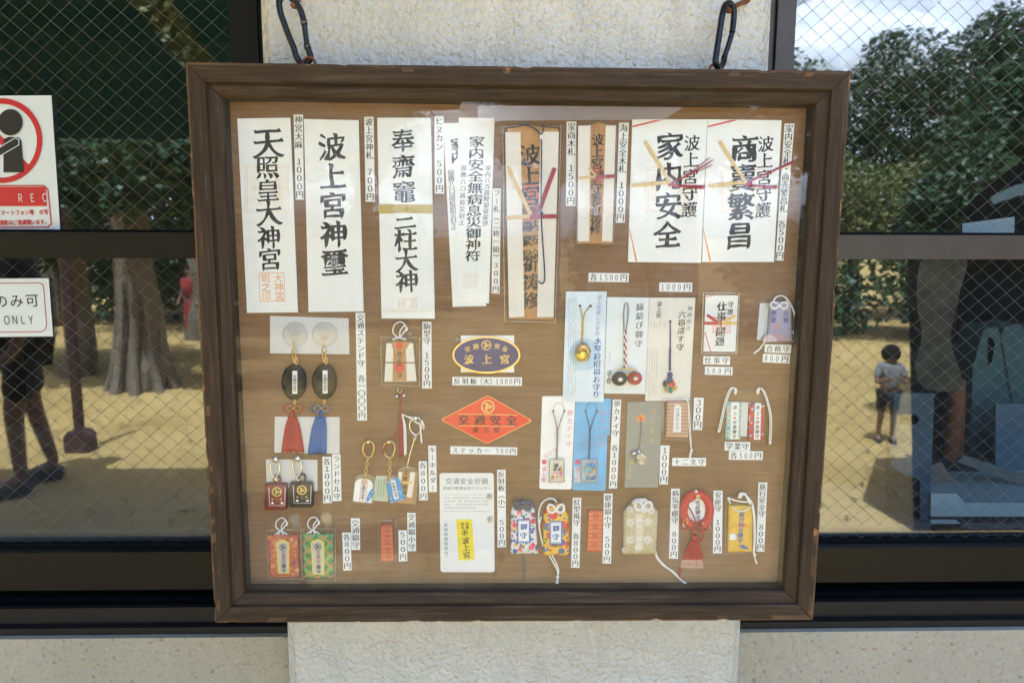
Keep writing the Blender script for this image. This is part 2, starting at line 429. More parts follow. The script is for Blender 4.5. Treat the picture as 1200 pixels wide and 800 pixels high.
def htext(mb, txt, a, b, size, h, style='m', sx=1, sy=1, Y=None):
    Y = H(h) if Y is None else Y; A, B = P(*a, Y), P(*b, Y); d = B-A; ang = math.atan2(d.z, d.x)
    W = [(.56 if (c in FW or c in '()') else .5 if c == ' ' else 1) for c in txt]; tot = sum(W)-W[0]/2-W[-1]/2; acc = -W[0]/2
    for ch, wd in zip(txt, W):
        t = (acc+wd/2)/tot if tot else 0; acc += wd
        if ch == ' ': continue
        put(mb, {'(': '（', ')': '）'}.get(ch, ch), A.lerp(B, t), size*pxs(a[0], a[1], Y), style, ang, sx*(.62 if ch in FW else .75 if ch in '()' else 1), sy)
def fineprint(mb, x0, y0, x1, y1, cols, h, vert=True, slant=0, seed=1, gap=.3):   # columns of illegibly small marks
    r = random.Random(seed); Y = H(h)
    for c in range(cols):
        if vert:
            x = x1-(x1-x0)*(c+.5)/cols; y = y0; end = y1-(y1-y0)*(r.random()*.35 if c == cols-1 else r.random()*.08)
            step = (x1-x0)/cols*.8
            while y < end:
                if r.random() > .12:
                    w_ = step*.36; xx = x+slant*(y-y0)
                    for k in range(3):
                        a = xx+r.uniform(-w_, w_*.3); b = a+r.uniform(.5, 1)*w_; yy = y+step*.28*k
                        mb.prism([P(a, yy, Y), P(b, yy-.05*step, Y), P(b, yy+.13*step, Y), P(a, yy+.16*step, Y)], (0, .00003, 0))
                y += step
        else:
            y = y0+(y1-y0)*(c+.5)/cols; x = x0; step = (y1-y0)/cols*.62; end = x1-(x1-x0)*(r.random()*.5 if c == cols-1 else 0)
            while x < end:
                if r.random() > .1:
                    for k in range(3):
                        a = x+r.uniform(0, .3)*step; b = a+r.uniform(.3, .6)*step; yy = y-step*.35+step*.32*k+slant*(x-x0)
                        mb.prism([P(a, yy, Y), P(b, yy, Y), P(b, yy+.17*step, Y), P(a, yy+.17*step, Y)], (0, .00003, 0))
                x += step
def crest(mb, cx, cy, r, h, th=.05):              # three comma shapes chasing round a circle
    for k in range(3):
        a0 = 2*math.pi*k/3+.4; out = []; inn = []
        for i in range(13):
            t = i/12; a = a0+t*2.2; ro = r*.9; ri = r*(.12+.72*t**.7)
            out.append((cx+ro*math.cos(a), cy-ro*math.sin(a))); inn.append((cx+ri*math.cos(a), cy-ri*math.sin(a)))
        for i in range(12): mb.slab([out[i], out[i+1], inn[i+1], inn[i]], h, th)

# ================================================================== the place
m, t, b = new_mat('sand')
v = coords(t); n1 = noise_n(t, v, 1.1, 6, .6); n2 = noise_n(t, v, 60, 5, .7)
c = ramp(t, n1.outputs[0], [(.32, (.48, .32, .08)), (.5, (.62, .42, .12)), (.68, (.72, .50, .16))])
n3 = noise_n(t, v, 9, 6, .75, .8); c = mixc(t, .75, c, ramp(t, n2.outputs[0], [(.3, (.55, .55, .55)), (.7, (1, 1, 1))]), 'MULTIPLY'); c = mixc(t, .8, c, ramp(t, n3.outputs[0], [(.34, (.68, .66, .64)), (.5, (1, 1, 1))]), 'MULTIPLY')  # darker patches paint foot marks and dappled tree shade into the sand
L(t, c, b.inputs['Base Color']); b.inputs['Roughness'].default_value = .95; bump(t, b, n3.outputs[0], .8, .03)
mb = MB(); mb.add([(-400, -400, 0), (400, -400, 0), (400, 400, 0), (-400, 400, 0)], [[0, 1, 2, 3]])
tag(mb.build('ground', MATS['sand'], loc=Vector((0, 0, 0))), kind='structure')

# pale paving before the building
m, t, b = new_mat('pale_paving')
v = coords(t); n1 = noise_n(t, v, 1.6, 6, .6); n2 = noise_n(t, v, 90, 4, .7); br = t.nodes.new('ShaderNodeTexBrick'); br.inputs['Scale'].default_value = 1.0
br.inputs['Brick Width'].default_value = .6; br.inputs['Row Height'].default_value = .3; br.inputs['Mortar Size'].default_value = .006; L(t, v, br.inputs['Vector'])
for k, cc in ((1, (.62, .44, .165)), (2, (.55, .385, .13)), (3, (.30, .21, .07))): br.inputs[k].default_value = (*cc, 1)
c = mixc(t, .5, br.outputs[0], ramp(t, n1.outputs[0], [(.35, (.7, .68, .62)), (.65, (1, 1, 1))]), 'MULTIPLY'); c = mixc(t, .3, c, ramp(t, n2.outputs[0], [(.3, (.6, .6, .6)), (.7, (1, 1, 1))]), 'MULTIPLY')
L(t, c, b.inputs['Base Color']); b.inputs['Roughness'].default_value = .9
mb = MB(); mb.add([(-40, -2.75, .004), (40, -2.75, .004), (40, .16, .004), (-40, .16, .004)], [[0, 1, 2, 3]])
tag(mb.build('paving', MATS['pale_paving'], loc=Vector((0, 0, .004))), kind='structure')
# leaf litter on the sand
rl = random.Random(31); mb = MB()
for k in range(2600):
    x, y = rl.uniform(-9, 11), -2.2-rl.random()**1.3*11; z = .012+rl.random()*.012; a = rl.uniform(0, 6.28); l_ = rl.uniform(.012, .032); w_ = l_*.38; ca, sa = math.cos(a), math.sin(a)
    mb.add([(x+ca*l_, y+sa*l_, z), (x-sa*w_, y+ca*w_, z+.01), (x-ca*l_, y-sa*l_, z), (x+sa*w_, y-ca*w_, z+.006)], [[0, 1, 2, 3]])
tag(mb.build('fallen_leaves', pm('dry_leaf', (.13, .075, .03), .8, .5, 3)), kind='stuff')
# added cloud bank far off, brightens the reflected sky and the front
cl_m = pm('cloud_reflector_white', (.88, .89, .90), 1, .02, .01, spec=0)
rc = random.Random(12); mb = MB()
for k in range(230):
    x = rc.uniform(-420, 420); z = rc.random()**1.1*210; y = -520-rc.uniform(0, 60)+z*-.55
    r0 = rc.uniform(38, 66); o = len(mb.v); mb.ball((x, y, z), r0, (1.25, .9, .85), 20, 13)
    for i in range(o, len(mb.v)): q = mb.v[i]; d = (q-Vector((x, y, z))); mb.v[i] = q+d*(.16*noise.noise(q*.03)+.08*noise.noise(q*.09))
tag(mb.build('cloud_reflector', cl_m, None, True), kind='structure')

# textured paint of the pillar
m, t, b = new_mat('textured_paint')
v = coords(t); n0 = noise_n(t, v, 26, 3, .5)
vo = t.nodes.new('ShaderNodeTexVoronoi'); vo.feature = 'SMOOTH_F1'; vo.inputs['Scale'].default_value = 135; vo.inputs['Smoothness'].default_value = .7
dv = t.nodes.new('ShaderNodeVectorMath'); dv.operation = 'MULTIPLY_ADD'; nn = noise_n(t, v, 70, 3, .5); L(t, nn.outputs['Color'], dv.inputs[0]); dv.inputs[1].default_value = (.016, .016, .016); L(t, v, dv.inputs[2])
L(t, dv.outputs[0], vo.inputs['Vector'])
nb = noise_n(t, v, 110, 1.5, .45, 1.0)
hh = math_n(t, 'ADD', math_n(t, 'MULTIPLY', vo.outputs['Distance'], -.9), math_n(t, 'MULTIPLY', nb.outputs[0], .7))
nd_ = noise_n(t, coords(t, (1, 1, .1)), 24, 5, .65); c = ramp(t, n0.outputs[0], [(.3, (.50, .495, .455)), (.7, (.56, .552, .51))])
c = mixc(t, ramp(t, nd_.outputs[0], [(.55, (0, 0, 0)), (.75, (.5,)*3)]), c, (.42, .40, .35)); L(t, c, b.inputs['Base Color'])
b.inputs['Roughness'].default_value = .27; bump(t, b, hh, .8, .0050)
# washed aggregate of the base wall
m, t, b = new_mat('washed_aggregate')
v = coords(t); vo = t.nodes.new('ShaderNodeTexVoronoi'); vo.inputs['Scale'].default_value = 120; dv = t.nodes.new('ShaderNodeVectorMath'); dv.operation = 'MULTIPLY_ADD'; nn = noise_n(t, v, 160, 3, .6); L(t, nn.outputs['Color'], dv.inputs[0]); dv.inputs[1].default_value = (.012, .012, .012); L(t, v, dv.inputs[2]); L(t, dv.outputs[0], vo.inputs['Vector'])
sep = t.nodes.new('ShaderNodeSeparateColor'); L(t, vo.outputs['Color'], sep.inputs[0])
chip = ramp(t, sep.outputs[0], [(0, (.29, .24, .18)), (.05, (.36, .34, .275)), (.5, (.40, .38, .31)), (.85, (.45, .43, .36)), (.97, (.30, .27, .225))], True)
n1 = noise_n(t, v, 420, 4, .6); n2 = noise_n(t, v, 6, 4, .6)
c = mixc(t, math_n(t, 'LESS_THAN', vo.outputs['Distance'], .38), (.42, .388, .30), chip)
c = mixc(t, .5, c, ramp(t, n1.outputs[0], [(.3, (.72, .72, .72)), (.7, (1, 1, 1))]), 'MULTIPLY'); c = mixc(t, .35, c, ramp(t, n2.outputs[0], [(.3, (.7, .7, .68)), (.7, (1, 1, 1))]), 'MULTIPLY')
L(t, c, b.inputs['Base Color']); b.inputs['Roughness'].default_value = .75
bump(t, b, math_n(t, 'ADD', vo.outputs['Distance'], n1.outputs[0]), .5, .0012)
sash_dark = pm('bronze_dark', (.0065, .0055, .0045), .42, .15, 30, spec=.22)
sash_brown = pm('bronze_brown', (.05, .04, .033), .42, .12, 30, spec=.4)
track_grey = pm('track_grey', (.012, .0115, .0115), .5, .2, 40, spec=.25)
gasket = pm('black_rubber', (.006, .006, .006), .7, .2, 60, spec=.1)
glass = clear('wired_glass', .095, (.95, .97, .955), .003, .02)
wire_m = pm('glass_wire', (.17, .165, .15), .5, .2, 50, metal=.3)
plaster = pm('wall_plaster', (.34, .32, .28), .8, .1, 8)
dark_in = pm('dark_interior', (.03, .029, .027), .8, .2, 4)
roofw = pm('roof_timber', (.30, .27, .23), .7, .2, 6)

# pillar with bevelled corners
mb = MB(); z0, z1 = 0, 3.0
prof = [(-.3075, .30), (-.3075, .112), (-.2945, .10), (.3545, .10), (.3675, .112), (.3675, .30)]
mb.prism([(x, y, z0) for x, y in prof], (0, 0, z1))
o = mb.build('pillar', MATS['textured_paint']); tag(o, 'grey concrete pillar in lumpy textured paint behind the display case', 'pillar')

def base_wall(x0, x1, label):
    mb = MB(); mb.bx(x0, x1, .165, .42, 0, .830)
    tag(mb.build('base_wall', MATS['washed_aggregate']), label, 'wall')
base_wall(-3.0, -.31, 'pebbly washed concrete base wall under the left window'); base_wall(.37, 3.0, 'pebbly washed concrete base wall under the right window')

def wire_mesh(x0, x1, z0, z1, y, ang1, ang2, step):
    mb = MB(); cx, cz = (x0+x1)/2, (z0+z1)/2; rr = math.hypot(x1-x0, z1-z0)/2+.05
    for ang in (ang1, ang2):
        d = Vector((math.cos(ang), 0, math.sin(ang))); nrm = Vector((-d.z, 0, d.x)); k = int(rr/step)+1
        for i in range(-k, k+1):
            c = Vector((cx, y, cz))+nrm*(i*step); ts = []
            lo, hi = -9, 9
            for a, da, mn, mx in ((c.x, d.x, x0, x1), (c.z, d.z, z0, z1)):
                t0, t1 = (mn-a)/da, (mx-a)/da; lo = max(lo, min(t0, t1)); hi = min(hi, max(t0, t1))
            if hi-lo > .004: mb.tube([c+d*lo, c+d*hi], .00026, 4)
    return mb
def window(label, x0, x1, rails, mat_s, stile, zb):
    r = thing('sliding_window', ((x0+x1)/2, .24, .80), label, 'window')
    ys0, ys1 = .205, .245
    for k, (a, bz) in enumerate(rails):
        mb = MB(); mb.bx(x0, x1, ys0, ys1, a, bz)
        mb.build('bottom_rail' if k == 0 else 'middle_rail' if k == 1 else 'top_rail', mat_s[0 if k == 0 else 1], r)
    for a, bz in stile:
        mb = MB(); mb.bx(a, bz, ys0-.003, ys1+.003, rails[0][0]-.001, 2.1); mb.build('stile', mat_s[1], r)
    xi0, xi1 = (x0, stile[0][0]) if stile[0][0] > (x0+x1)/2 else (stile[0][1], x1)
    for k in range(2):
        za, zb_ = rails[k][1], rails[k+1][0]
        mb = MB(); mb.bx(xi0, xi1, .236, .2405, za, zb_); p = mb.build('glass_pane', glass, r)
        wire_mesh(xi0, xi1, za, zb_, .2357, R_(41), R_(-41), .0192).build('wire_mesh', wire_m, p)
        mb = MB(); mb.bx(xi0, xi1, .2295, .235, za-.001, za+.004); mb.build('gasket', gasket, p)
    # track under the sash
    mb = MB(); mb.bx(x0, x1, .232, .40, .832, .864); mb.bx(x0, x1, .262, .40, .8645, zb-.001); mb.build('track_bed', gasket, r)
    mb = MB(); mb.bx(x0, x1, .188, .199, .8425, .868); mb.build('track_lip', track_grey, r)
    mb = MB(); mb.bx(x0, x1, .175, .231, .8305, .8415); mb.build('sill_edge', track_grey, r)
    mb = MB(); mb.bx(x0, x1, .2, .30, 2.1, 2.16); mb.build('head_frame', mat_s[1], r)
    return r
window('dark bronze sliding window of wired glass left of the pillar', -3.0, -.313, [(.8895, .9525), (1.4145, 1.4530), (2.04, 2.1)], (sash_dark, sash_dark), [(-.3815, -.341)], .8895)
window('brown sliding window of wired glass right of the pillar', .378, 3.0, [(.893, .9515), (1.416, 1.4525), (2.04, 2.1)], (sash_dark, sash_brown), [(.4105, .4375)], .893)
for a, bz, lb in ((-.341, -.3135, 'narrow dark filler post between left window and pillar'), (.3735, .4095, 'narrow brown filler post between right window and pillar')):
    mb = MB(); mb.bx(a, bz, .21, .32, .842, 2.1)
    tag(mb.build('filler_post', sash_dark if a < 0 else sash_brown), lb, 'post')

# room behind the windows, wall over them, roof that shades the front
mb = MB(); mb.bx(-3, 3, .2, .40, 2.165, 3.0); tag(mb.build('upper_wall', plaster), 'plain wall over the shop windows, above the picture', 'wall')
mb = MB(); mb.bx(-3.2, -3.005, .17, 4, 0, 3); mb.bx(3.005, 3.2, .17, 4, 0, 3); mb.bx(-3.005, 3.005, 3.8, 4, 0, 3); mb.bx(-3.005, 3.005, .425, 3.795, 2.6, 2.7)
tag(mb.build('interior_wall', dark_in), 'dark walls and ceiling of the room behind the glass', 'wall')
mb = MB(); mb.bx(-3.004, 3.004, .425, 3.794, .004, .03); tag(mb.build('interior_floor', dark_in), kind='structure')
r = thing('eave_roof', (0, .5, 3.0), 'timber eave roof shading the shop front, above the picture', 'roof')
mb = MB(); mb.prism([(-5, 4.2, 3.14), (5, 4.2, 3.14), (5, -.95, 3.14), (-1.0, -.95, 3.14), (-1.2, -2.1, 3.14), (-5, -2.1, 3.14)], (0, 0, .12)); mb.build('roof_board', roofw, r)  # unseen eave, its outline stepped to set the shade on the ground
for k in range(18):
    mb = MB(); x = -4.8+k*.565; mb.bx(x-.04, x+.04, -2.0 if x < -1.3 else -.9, 4.1, 3.004, 3.138); mb.build('rafter', roofw, r)

# hanging sunshade sheets at the eave edge, seen only as reflections
shade_m = pm('dark_green_canvas', (.02, .06, .05), .8, .15, 8)
t = shade_m.node_tree; tl = t.nodes.new('ShaderNodeBsdfTranslucent'); tl.inputs[0].default_value = (.10, .30, .25, 1); mx = t.nodes.new('ShaderNodeMixShader'); mx.inputs[0].default_value = .6
L(t, t.nodes['Principled BSDF'].outputs[0], mx.inputs[1]); L(t, tl.outputs[0], mx.inputs[2]); L(t, mx.outputs[0], t.nodes['Material Output'].inputs[0])
def sheet(pxs_, label, D=1.66):
    mb = MB(); pts = [mirror(x, y, D) for x, y in pxs_]; pts = [Vector((p.x, -D, max(.3, min(p.z, 2.99)))) for p in pts]
    mb.prism(pts, (0, -.004, 0)); tag(mb.build('sunshade_sheet', shade_m), label, 'sunshade', 'green sheets hung at the eave')
sheet([(-520, -280), (28, -280), (150, 0), (213, 78), (262, 163), (-520, 158)], 'dark green sunshade sheet reflected across the upper left window pane')
def sheet2():
    mb = MB(); pts = [mirror(*q, 1.70) for q in ((30, -280), (200, 0), (250, 70), (330, 160), (545, 150), (555, 60), (520, -280))]
    pts = [Vector((p.x, -1.70, min(p.z, 2.99))) for p in pts]; mb.prism(pts, (0, -.004, 0))
    tag(mb.build('sunshade_sheet', shade_m), 'dark green sunshade sheet reflected at the top beside the left window stile', 'sunshade', 'green sheets hung at the eave')
sheet2()

# ------------------------------------------------------------------ trees
def leaf_mat(name, a, b_, cc):
    m, t, b = new_mat(name); v = coords(t); n = noise_n(t, v, 2.2, 4, .6)
    L(t, ramp(t, n.outputs[0], [(.3, a), (.5, b_), (.72, cc)]), b.inputs['Base Color']); b.inputs['Roughness'].default_value = .5
    return m
leaf1 = leaf_mat('leaf_dark', (.025, .055, .018), (.045, .09, .025), (.08, .13, .035))
leaf2 = leaf_mat('leaf_bright', (.05, .09, .02), (.09, .14, .03), (.15, .19, .05))
leaf3 = leaf_mat('leaf_yellow', (.10, .13, .025), (.16, .18, .04), (.24, .24, .06))
bark = wood('bark', (.10, .085, .06), (.24, .20, .14), (.40, .34, .24), 'z', 14, .9, bdist=.03)
def crown(clumps, n, size, mat, parent, seed, name='crown'):
    r = random.Random(seed); mb = MB()
    wsum = sum(c[3]**2 for c in clumps)
    for cx, cy, cz, rad in clumps:
        for i in range(int(n*rad**2/wsum)):
            d = Vector((r.gauss(0, 1), r.gauss(0, 1), r.gauss(0, 1))).normalized(); q = Vector((cx, cy, cz))+d*rad*(r.random()**.35)*(1+.25*noise.noise(d*2.3+Vector((cx, cy, cz))))*Vector((1, 1, .8)).length/1.62
            a = Vector((r.gauss(0, 1), r.gauss(0, 1), r.gauss(0, .6))).normalized(); up = (d*.6+Vector((r.gauss(0, .6), r.gauss(0, .6), r.gauss(0, .6)+.4))).normalized()
            e = a.cross(up).normalized(); s = size*r.uniform(.6, 1.3)
            mb.add([q-e*s*.35, q+a*s*.5+up*s*.1, q+e*s*.35, q-a*s*.5+up*s*.1], [[0, 1, 2, 3]])
    return mb.build(name, mat, parent)
def limb(mb, pts, r0, r1, n=10):
    p = smooth([Vector(q) for q in pts], False, 5); k = len(p)
    p = [q+Vector((noise.noise(q*2.1), noise.noise(q*2.1+Vector((5, 5, 5))), 0))*r0*.45 for q in p]
    mb.tube(p, [(r0+(r1-r0)*(i/(k-1))**.8)*(1+.16*noise.noise(q*3.3)) for i, q in enumerate(p)], n)
def tree(base, h, rad, label, leaf, seed, trunk_r=.2, n=9000, clumps=None, spread=1.0, lsize=.13, group='trees across the sandy yard', roots=False, low=False, lean=(0, 0, 0)):
    r = random.Random(seed); b = Vector(base); t = thing('broadleaf_tree', b, label, 'tree', group); mb = MB()
    fork = b+Vector((r.uniform(-.2, .2), r.uniform(-.2, .2), h*.42)) if not low else b+Vector(lean)+Vector((0, 0, 1.42))
    limb(mb, [b-Vector((0, 0, .1)), b+Vector((.05, 0, h*.15)), fork], trunk_r*1.25, trunk_r*.8, 14)
    if roots:
        for k in range(9):
            a = k*.7; e = Vector((math.cos(a), math.sin(a), 0)); limb(mb, [b+e*trunk_r*1.9-Vector((0, 0, .05)), b+e*trunk_r*1.35+Vector((0, 0, h*.05)), b+e*trunk_r*.95+Vector((0, 0, h*.2)), fork+e*trunk_r*.5], trunk_r*.3, trunk_r*.15, 8)
    if clumps is None:
        clumps = []
        for k in range(15):
            a = r.uniform(0, 6.28); q = r.random()**.5*rad*.8
            clumps.append((b.x+math.cos(a)*q*spread, b.y+math.sin(a)*q, b.z+h*(.5+.42*r.random()*(1-.4*q/rad)), rad*r.uniform(.24, .44)))
    for cx, cy, cz, q in ([] if low else clumps[:8]): limb(mb, [fork, fork.lerp(Vector((cx, cy, cz)), .55)+Vector((0, 0, .15)), (cx, cy, cz)], trunk_r*.5, trunk_r*.09, 7)
    mb.build('trunk', bark, t); crown(clumps, n, lsize, leaf, t, seed)
    return t
g = ground_at(168, 455); tree((g.x, g.y, 0), 5.2, 2.4, 'gnarled grey tree with hanging root strands reflected in the lower left window', leaf1, 3, .17, 14000, roots=True, lsize=.075,
    clumps=[(*mirror(x, y, D), q) for x, y, D, q in ((112, 190, 5.6, .42), (175, 178, 5.3, .45), (222, 222, 5.6, .36), (75, 235, 5.5, .4), (20, 210, 5.6, .6), (280, 200, 5.8, .6), (150, 130, 6.4, .6), (60, 150, 6.4, .6), (145, 232, 5.2, .2))])
g = ground_at(92, 440); tree((g.x, g.y, 0), 5.0, 2.0, 'slimmer dark trunked tree reflected left of the gnarled one', leaf1, 5, .13, 14000, lsize=.08,
    clumps=[(*mirror(x, y, D), q) for x, y, D, q in ((90, 200, 6.6, .7), (40, 250, 6.4, .7), (-40, 200, 6.6, .9), (85, 150, 7, .6), (195, 262, 7.2, .4), (235, 180, 7.4, .6))])
g = mirror(1160, 300, 4.6)
tree((g.x, g.y, 0), 3.4, 1.4, 'small leafy tree reflected above the black kiosk in the right window', leaf1, 8, .07, 16000, lsize=.06,
    clumps=[(*mirror(x, y, g_), q) for x, y, g_, q in ((1150, 215, 4.4, .3), (1200, 165, 4.8, .45), (1105, 235, 4.2, .26), (1280, 190, 4.6, .6), (1250, 120, 5.0, .5), (1135, 175, 4.8, .3), (1175, 125, 5.0, .35), (1085, 262, 4.2, .2))], low=True)
DK = 2.06; dk = pm('silhouette_black', (.010, .010, .010), .8, .2, 8, spec=.1); a = mirror(1064, 500, DK)
t_ = thing('silhouette', (a.x+.9, -2.6, 0), 'black kiosk with rounded hood and grey blue band added to darken the right window reflection', 'silhouette')  # made-up dark block that keeps the bright ground out of the glass
kv = (.8*a.x/(DK+1.39)*1.05, -.8, 0)
def mz(x, y): p = mirror(x, y, DK); return Vector((p.x, -DK, max(.02, p.z)))
mb = MB(); mb.prism([mz(1064, 700), mz(1064, 302), mz(1120, 290), mz(1760, 290), mz(1760, 700)], kv); mb.build('body', dk, t_)
mb = MB(); mb.prism([mz(1124+(1-math.cos(q))*150, 289-112*math.sin(q)**.9) for q in [math.pi*i/24 for i in range(25)]], kv); mb.build('hood', dk, t_)
mb = MB(); mb.prism([mz(x, y)+Vector((0, .003, 0)) for x, y in ((1160, 231), (1190, 217), (1235, 207), (1300, 205), (1300, 221), (1236, 222), (1192, 230), (1164, 240))], (0, -.002, 0)); mb.build('band', pm('grey_blue_band', (.20, .27, .29), .5, .1, 20), t_)
g = mirror(1080, 300, 11.5); tree((g.x, g.y, 0), 5.5, 3.0, 'tall dense dark green tree reflected in the upper right window', leaf1, 11, .22, 42000, lsize=.085,
    clumps=[(*mirror(x, y, 11.5), q) for x, y, q in ((1010, 140, .75), (1060, 90, .8), (1000, 200, .8), (1120, 120, .9), (1060, 170, 1.0), (1160, 85, .9), (1205, 60, 1.0), (1180, 150, 1.0), (1100, 220, 1.0), (1260, 90, 1.3), (955, 175, .45), (1040, 60, .35), (1165, 40, .4), (1010, 95, .3), (1040, 240, .9), (980, 240, .7), (1150, 240, .9))])
g = mirror(1000, 300, 9.5); tree((g.x, g.y, 0), 3, 1.2, 'low yellow green bushy tree reflected beside the right edge of the case', leaf3, 12, .1, 12000, lsize=.065,
    clumps=[(*mirror(x, y, 9.5), q) for x, y, q in ((985, 225, .55), (1040, 235, .55), (1075, 215, .4), (1010, 265, .5), (1075, 262, .5), (965, 260, .5), (1110, 250, .4))])
for k, (x, y, D, lb) in enumerate(((215, 40, 9.0, 'light green treetop reflected in the gap between the dark green sheets'), (40, 230, 10.5, 'shady tree reflected behind the prohibition sign on the left window'),
                                  (225, 200, 11.0, 'far tree reflected below the green sheets beside the case'), (420, 120, 12.5, 'far tree standing opposite the case, left of its middle'), (640, 140, 12.5, 'far tree standing opposite the middle of the case'), (800, 150, 12.0, 'far tree standing opposite the case, right of its middle'))):
    g = mirror(x, y, D); tree((g.x, g.y, 0), 5.6 if k != 0 else 6.4, 2.3, lb, leaf3 if k == 0 else leaf2 if k == 3 else leaf1, 20+k, .2, 11000, lsize=.11, clumps=None if k else [(*mirror(q[0], q[1], 9.0), q[2]) for q in ((175, 0, .6), (210, 25, .6), (235, 60, .6), (180, 50, .5), (260, 20, .7), (200, 90, .6), (215, -40, .7))], low=(k == 0))
hx = random.Random(4)
spots = [(-13+k*3.1, -13.6) for k in range(9)]+[(-9.6+k*1.45, -11.4) for k in range(6)]+[(4.6+k*1.5, -9.6) for k in range(4)]
for k, (x, y) in enumerate(spots):                  # low shrubs along the back of the yard
    b_ = Vector((x, y+hx.uniform(-.5, .5), 0)); near = y > -12
    t_ = thing('shrub', b_, 'dark leafy shrub reflected in front of the far hedge, beyond the tree trunks' if near else 'low dark evergreen shrub reflected at the far back of the sandy yard', 'shrub', 'nearer shrubs beyond the trunks' if near else 'shrubs along the back of the yard')
    crown([(b_.x+hx.uniform(-.7, .7), b_.y+hx.uniform(-.4, .4), hx.uniform(.4, 1.3), hx.uniform(.5, .85)) for _ in range(6)], 3000, .12, leaf1, t_, 50+k, 'foliage')

# ------------------------------------------------------------------ people in the yard, seen as reflections
shaded_skin = pm('shaded_skin', (.24, .135, .085), .55, .08, 20); hair_m = pm('dark_hair', (.014, .011, .009), .9, .4, 60, .8, .01, spec=.15)  # skin colour darkened to stand in for shade on the people
cloth_black = pm('black_cloth', (.016, .016, .018), .85, .2, 60); cloth_dark = pm('charcoal_cloth', (.035, .036, .042), .85, .2, 60)
cloth_white_shaded = pm('shaded_white_cloth', (.27, .26, .235), .85, .05, 60); cloth_red = brocade('red_patterned_cloth', (.33, .03, .025), [(.45, .16, .03), (.30, .02, .03), (.1, .02, .05)], 14, .4)  # white cloth greyed to stand in for the shade on the child
shoe = pm('grey_shoe', (.045, .042, .038), .7, .2, 60)
def skinned(name, pts, edges, radii, mat, parent, root=0, sub=2):
    me = bpy.data.meshes.new(name); loc = Vector(parent['_loc']); me.from_pydata([tuple(Vector(p)-loc) for p in pts], edges, []); o = bpy.data.objects.new(name, me); COL.objects.link(o)
    md = o.modifiers.new('s', 'SKIN'); md.use_smooth_shade = True
    for i, r in enumerate(radii):
        sv = me.skin_vertices[0].data[i]; sv.radius = (r, r) if not isinstance(r, tuple) else r; sv.use_root = (i == root)
    if sub: o.modifiers.new('u', 'SUBSURF').levels = sub
    dg = bpy.context.evaluated_depsgraph_get(); dg.update(); me2 = bpy.data.meshes.new_from_object(o.evaluated_get(dg)); me2.name = name
    bpy.data.objects.remove(o); me2.materials.clear(); me2.materials.append(mat)
    me2.polygons.foreach_set('use_smooth', [True]*len(me2.polygons))
    q = bpy.data.objects.new(name, me2); COL.objects.link(q); q.parent = parent; return q
def person(foot, hgt, face, label, top, bottom, stride=.08, arms='down', skirt=False, kid=False):
    t = thing('person', foot, label, 'person', None); F = Vector(foot); s = hgt/1.7
    c, sn = math.cos(face), math.sin(face)
    X = lambda x, y, z: F+Vector((x*c-y*sn, x*sn+y*c, z))*s      # +y is the way the person faces
    hd = 1.0 if not kid else 1.45; zh = 1.56 if not kid else 1.50
    pel = (0, 0, .93); ch = (0, 0, 1.25); nk = (0, 0, 1.40 if not kid else 1.34)
    el = {'down': ((.24, -.03, 1.10), (.26, .07, .86)), 'up': ((.24, .08, 1.06), (.07, .27, 1.16))}[arms]
    pts = [pel, (0, 0, 1.08), ch, nk, (0, .015, zh-.04), (0, .01, zh+.05)]; rad = [.13, .125, .14, .055, .085*hd, .078*hd]
    ed = [(0, 1), (1, 2), (2, 3), (3, 4), (4, 5)]
    for q in (-1, 1):
        k = len(pts); pts += [(q*.17, 0, 1.33), (q*el[0][0], el[0][1], el[0][2]), (q*el[1][0], el[1][1], el[1][2]), (q*(el[1][0]+.005), el[1][1]+.07, el[1][2]-(.07 if arms == 'down' else -.03))]
        rad += [.06, .043, .03, .034]; ed += [(2, k), (k, k+1), (k+1, k+2), (k+2, k+3)]
    for q in (-1, 1):
        k = len(pts); dy = q*stride; pts += [(q*.09, 0, .86), (q*.10, dy*.6+.02, .49), (q*.105, dy-.03, .10), (q*.115, dy+.11, .045)]
        rad += [.09, .056, .036, .04]; ed += [(0, k), (k, k+1), (k+1, k+2), (k+2, k+3)]
    skinned('body', [X(*p) for p in pts], ed, [r*s for r in rad], shaded_skin, t)
    sp = [(0, 0, .88), (0, 0, 1.08), (0, 0, 1.26), (0, 0, 1.36)]; sr = [.15, .145, .155, .085]; se = [(0, 1), (1, 2), (2, 3)]
    for q in (-1, 1):
        k = len(sp); sp += [(q*.175, 0, 1.335), (q*(.175+(el[0][0]-.175)*.75), el[0][1]*.75, 1.335+(el[0][2]-1.335)*.75)]; sr += [.075, .062]; se += [(2, k), (k, k+1)]
    skinned('shirt', [X(*p) for p in sp], se, [r*s for r in sr], top, t)
    if skirt: bp = [(0, 0, .95), (0, 0, .6), (0, 0, .12)]; br = [.14, .17, .19]; be = [(0, 1), (1, 2)]
    else:
        bp = [(0, 0, .93)]; br = [.145]; be = []
        for q in (-1, 1):
            k = len(bp); bp += [(q*.095, 0, .84), (q*.105, q*stride*.55+.01, .53)]; br += [.105, .085]; be += [(0, k), (k, k+1)]
    skinned('skirt' if skirt else 'shorts', [X(*p) for p in bp], be, [r*s for r in br], bottom, t)
    mb = MB(); mb.ball(X(0, -.022, zh+.055), .108*hd*s, (1, 1.02, 1.0)); mb.build('hair', hair_m, t, True)
    for q in (-1, 1):
        mb = MB(); k = q*stride
        for f, r0 in ((.0, .052), (.07, .05), (.135, .042)): mb.ball(X(q*.11, k-.03+f, .045), r0*s, (1, 1.2, .85), 10, 7)
        mb.build('shoe', shoe, t, True)
    return t
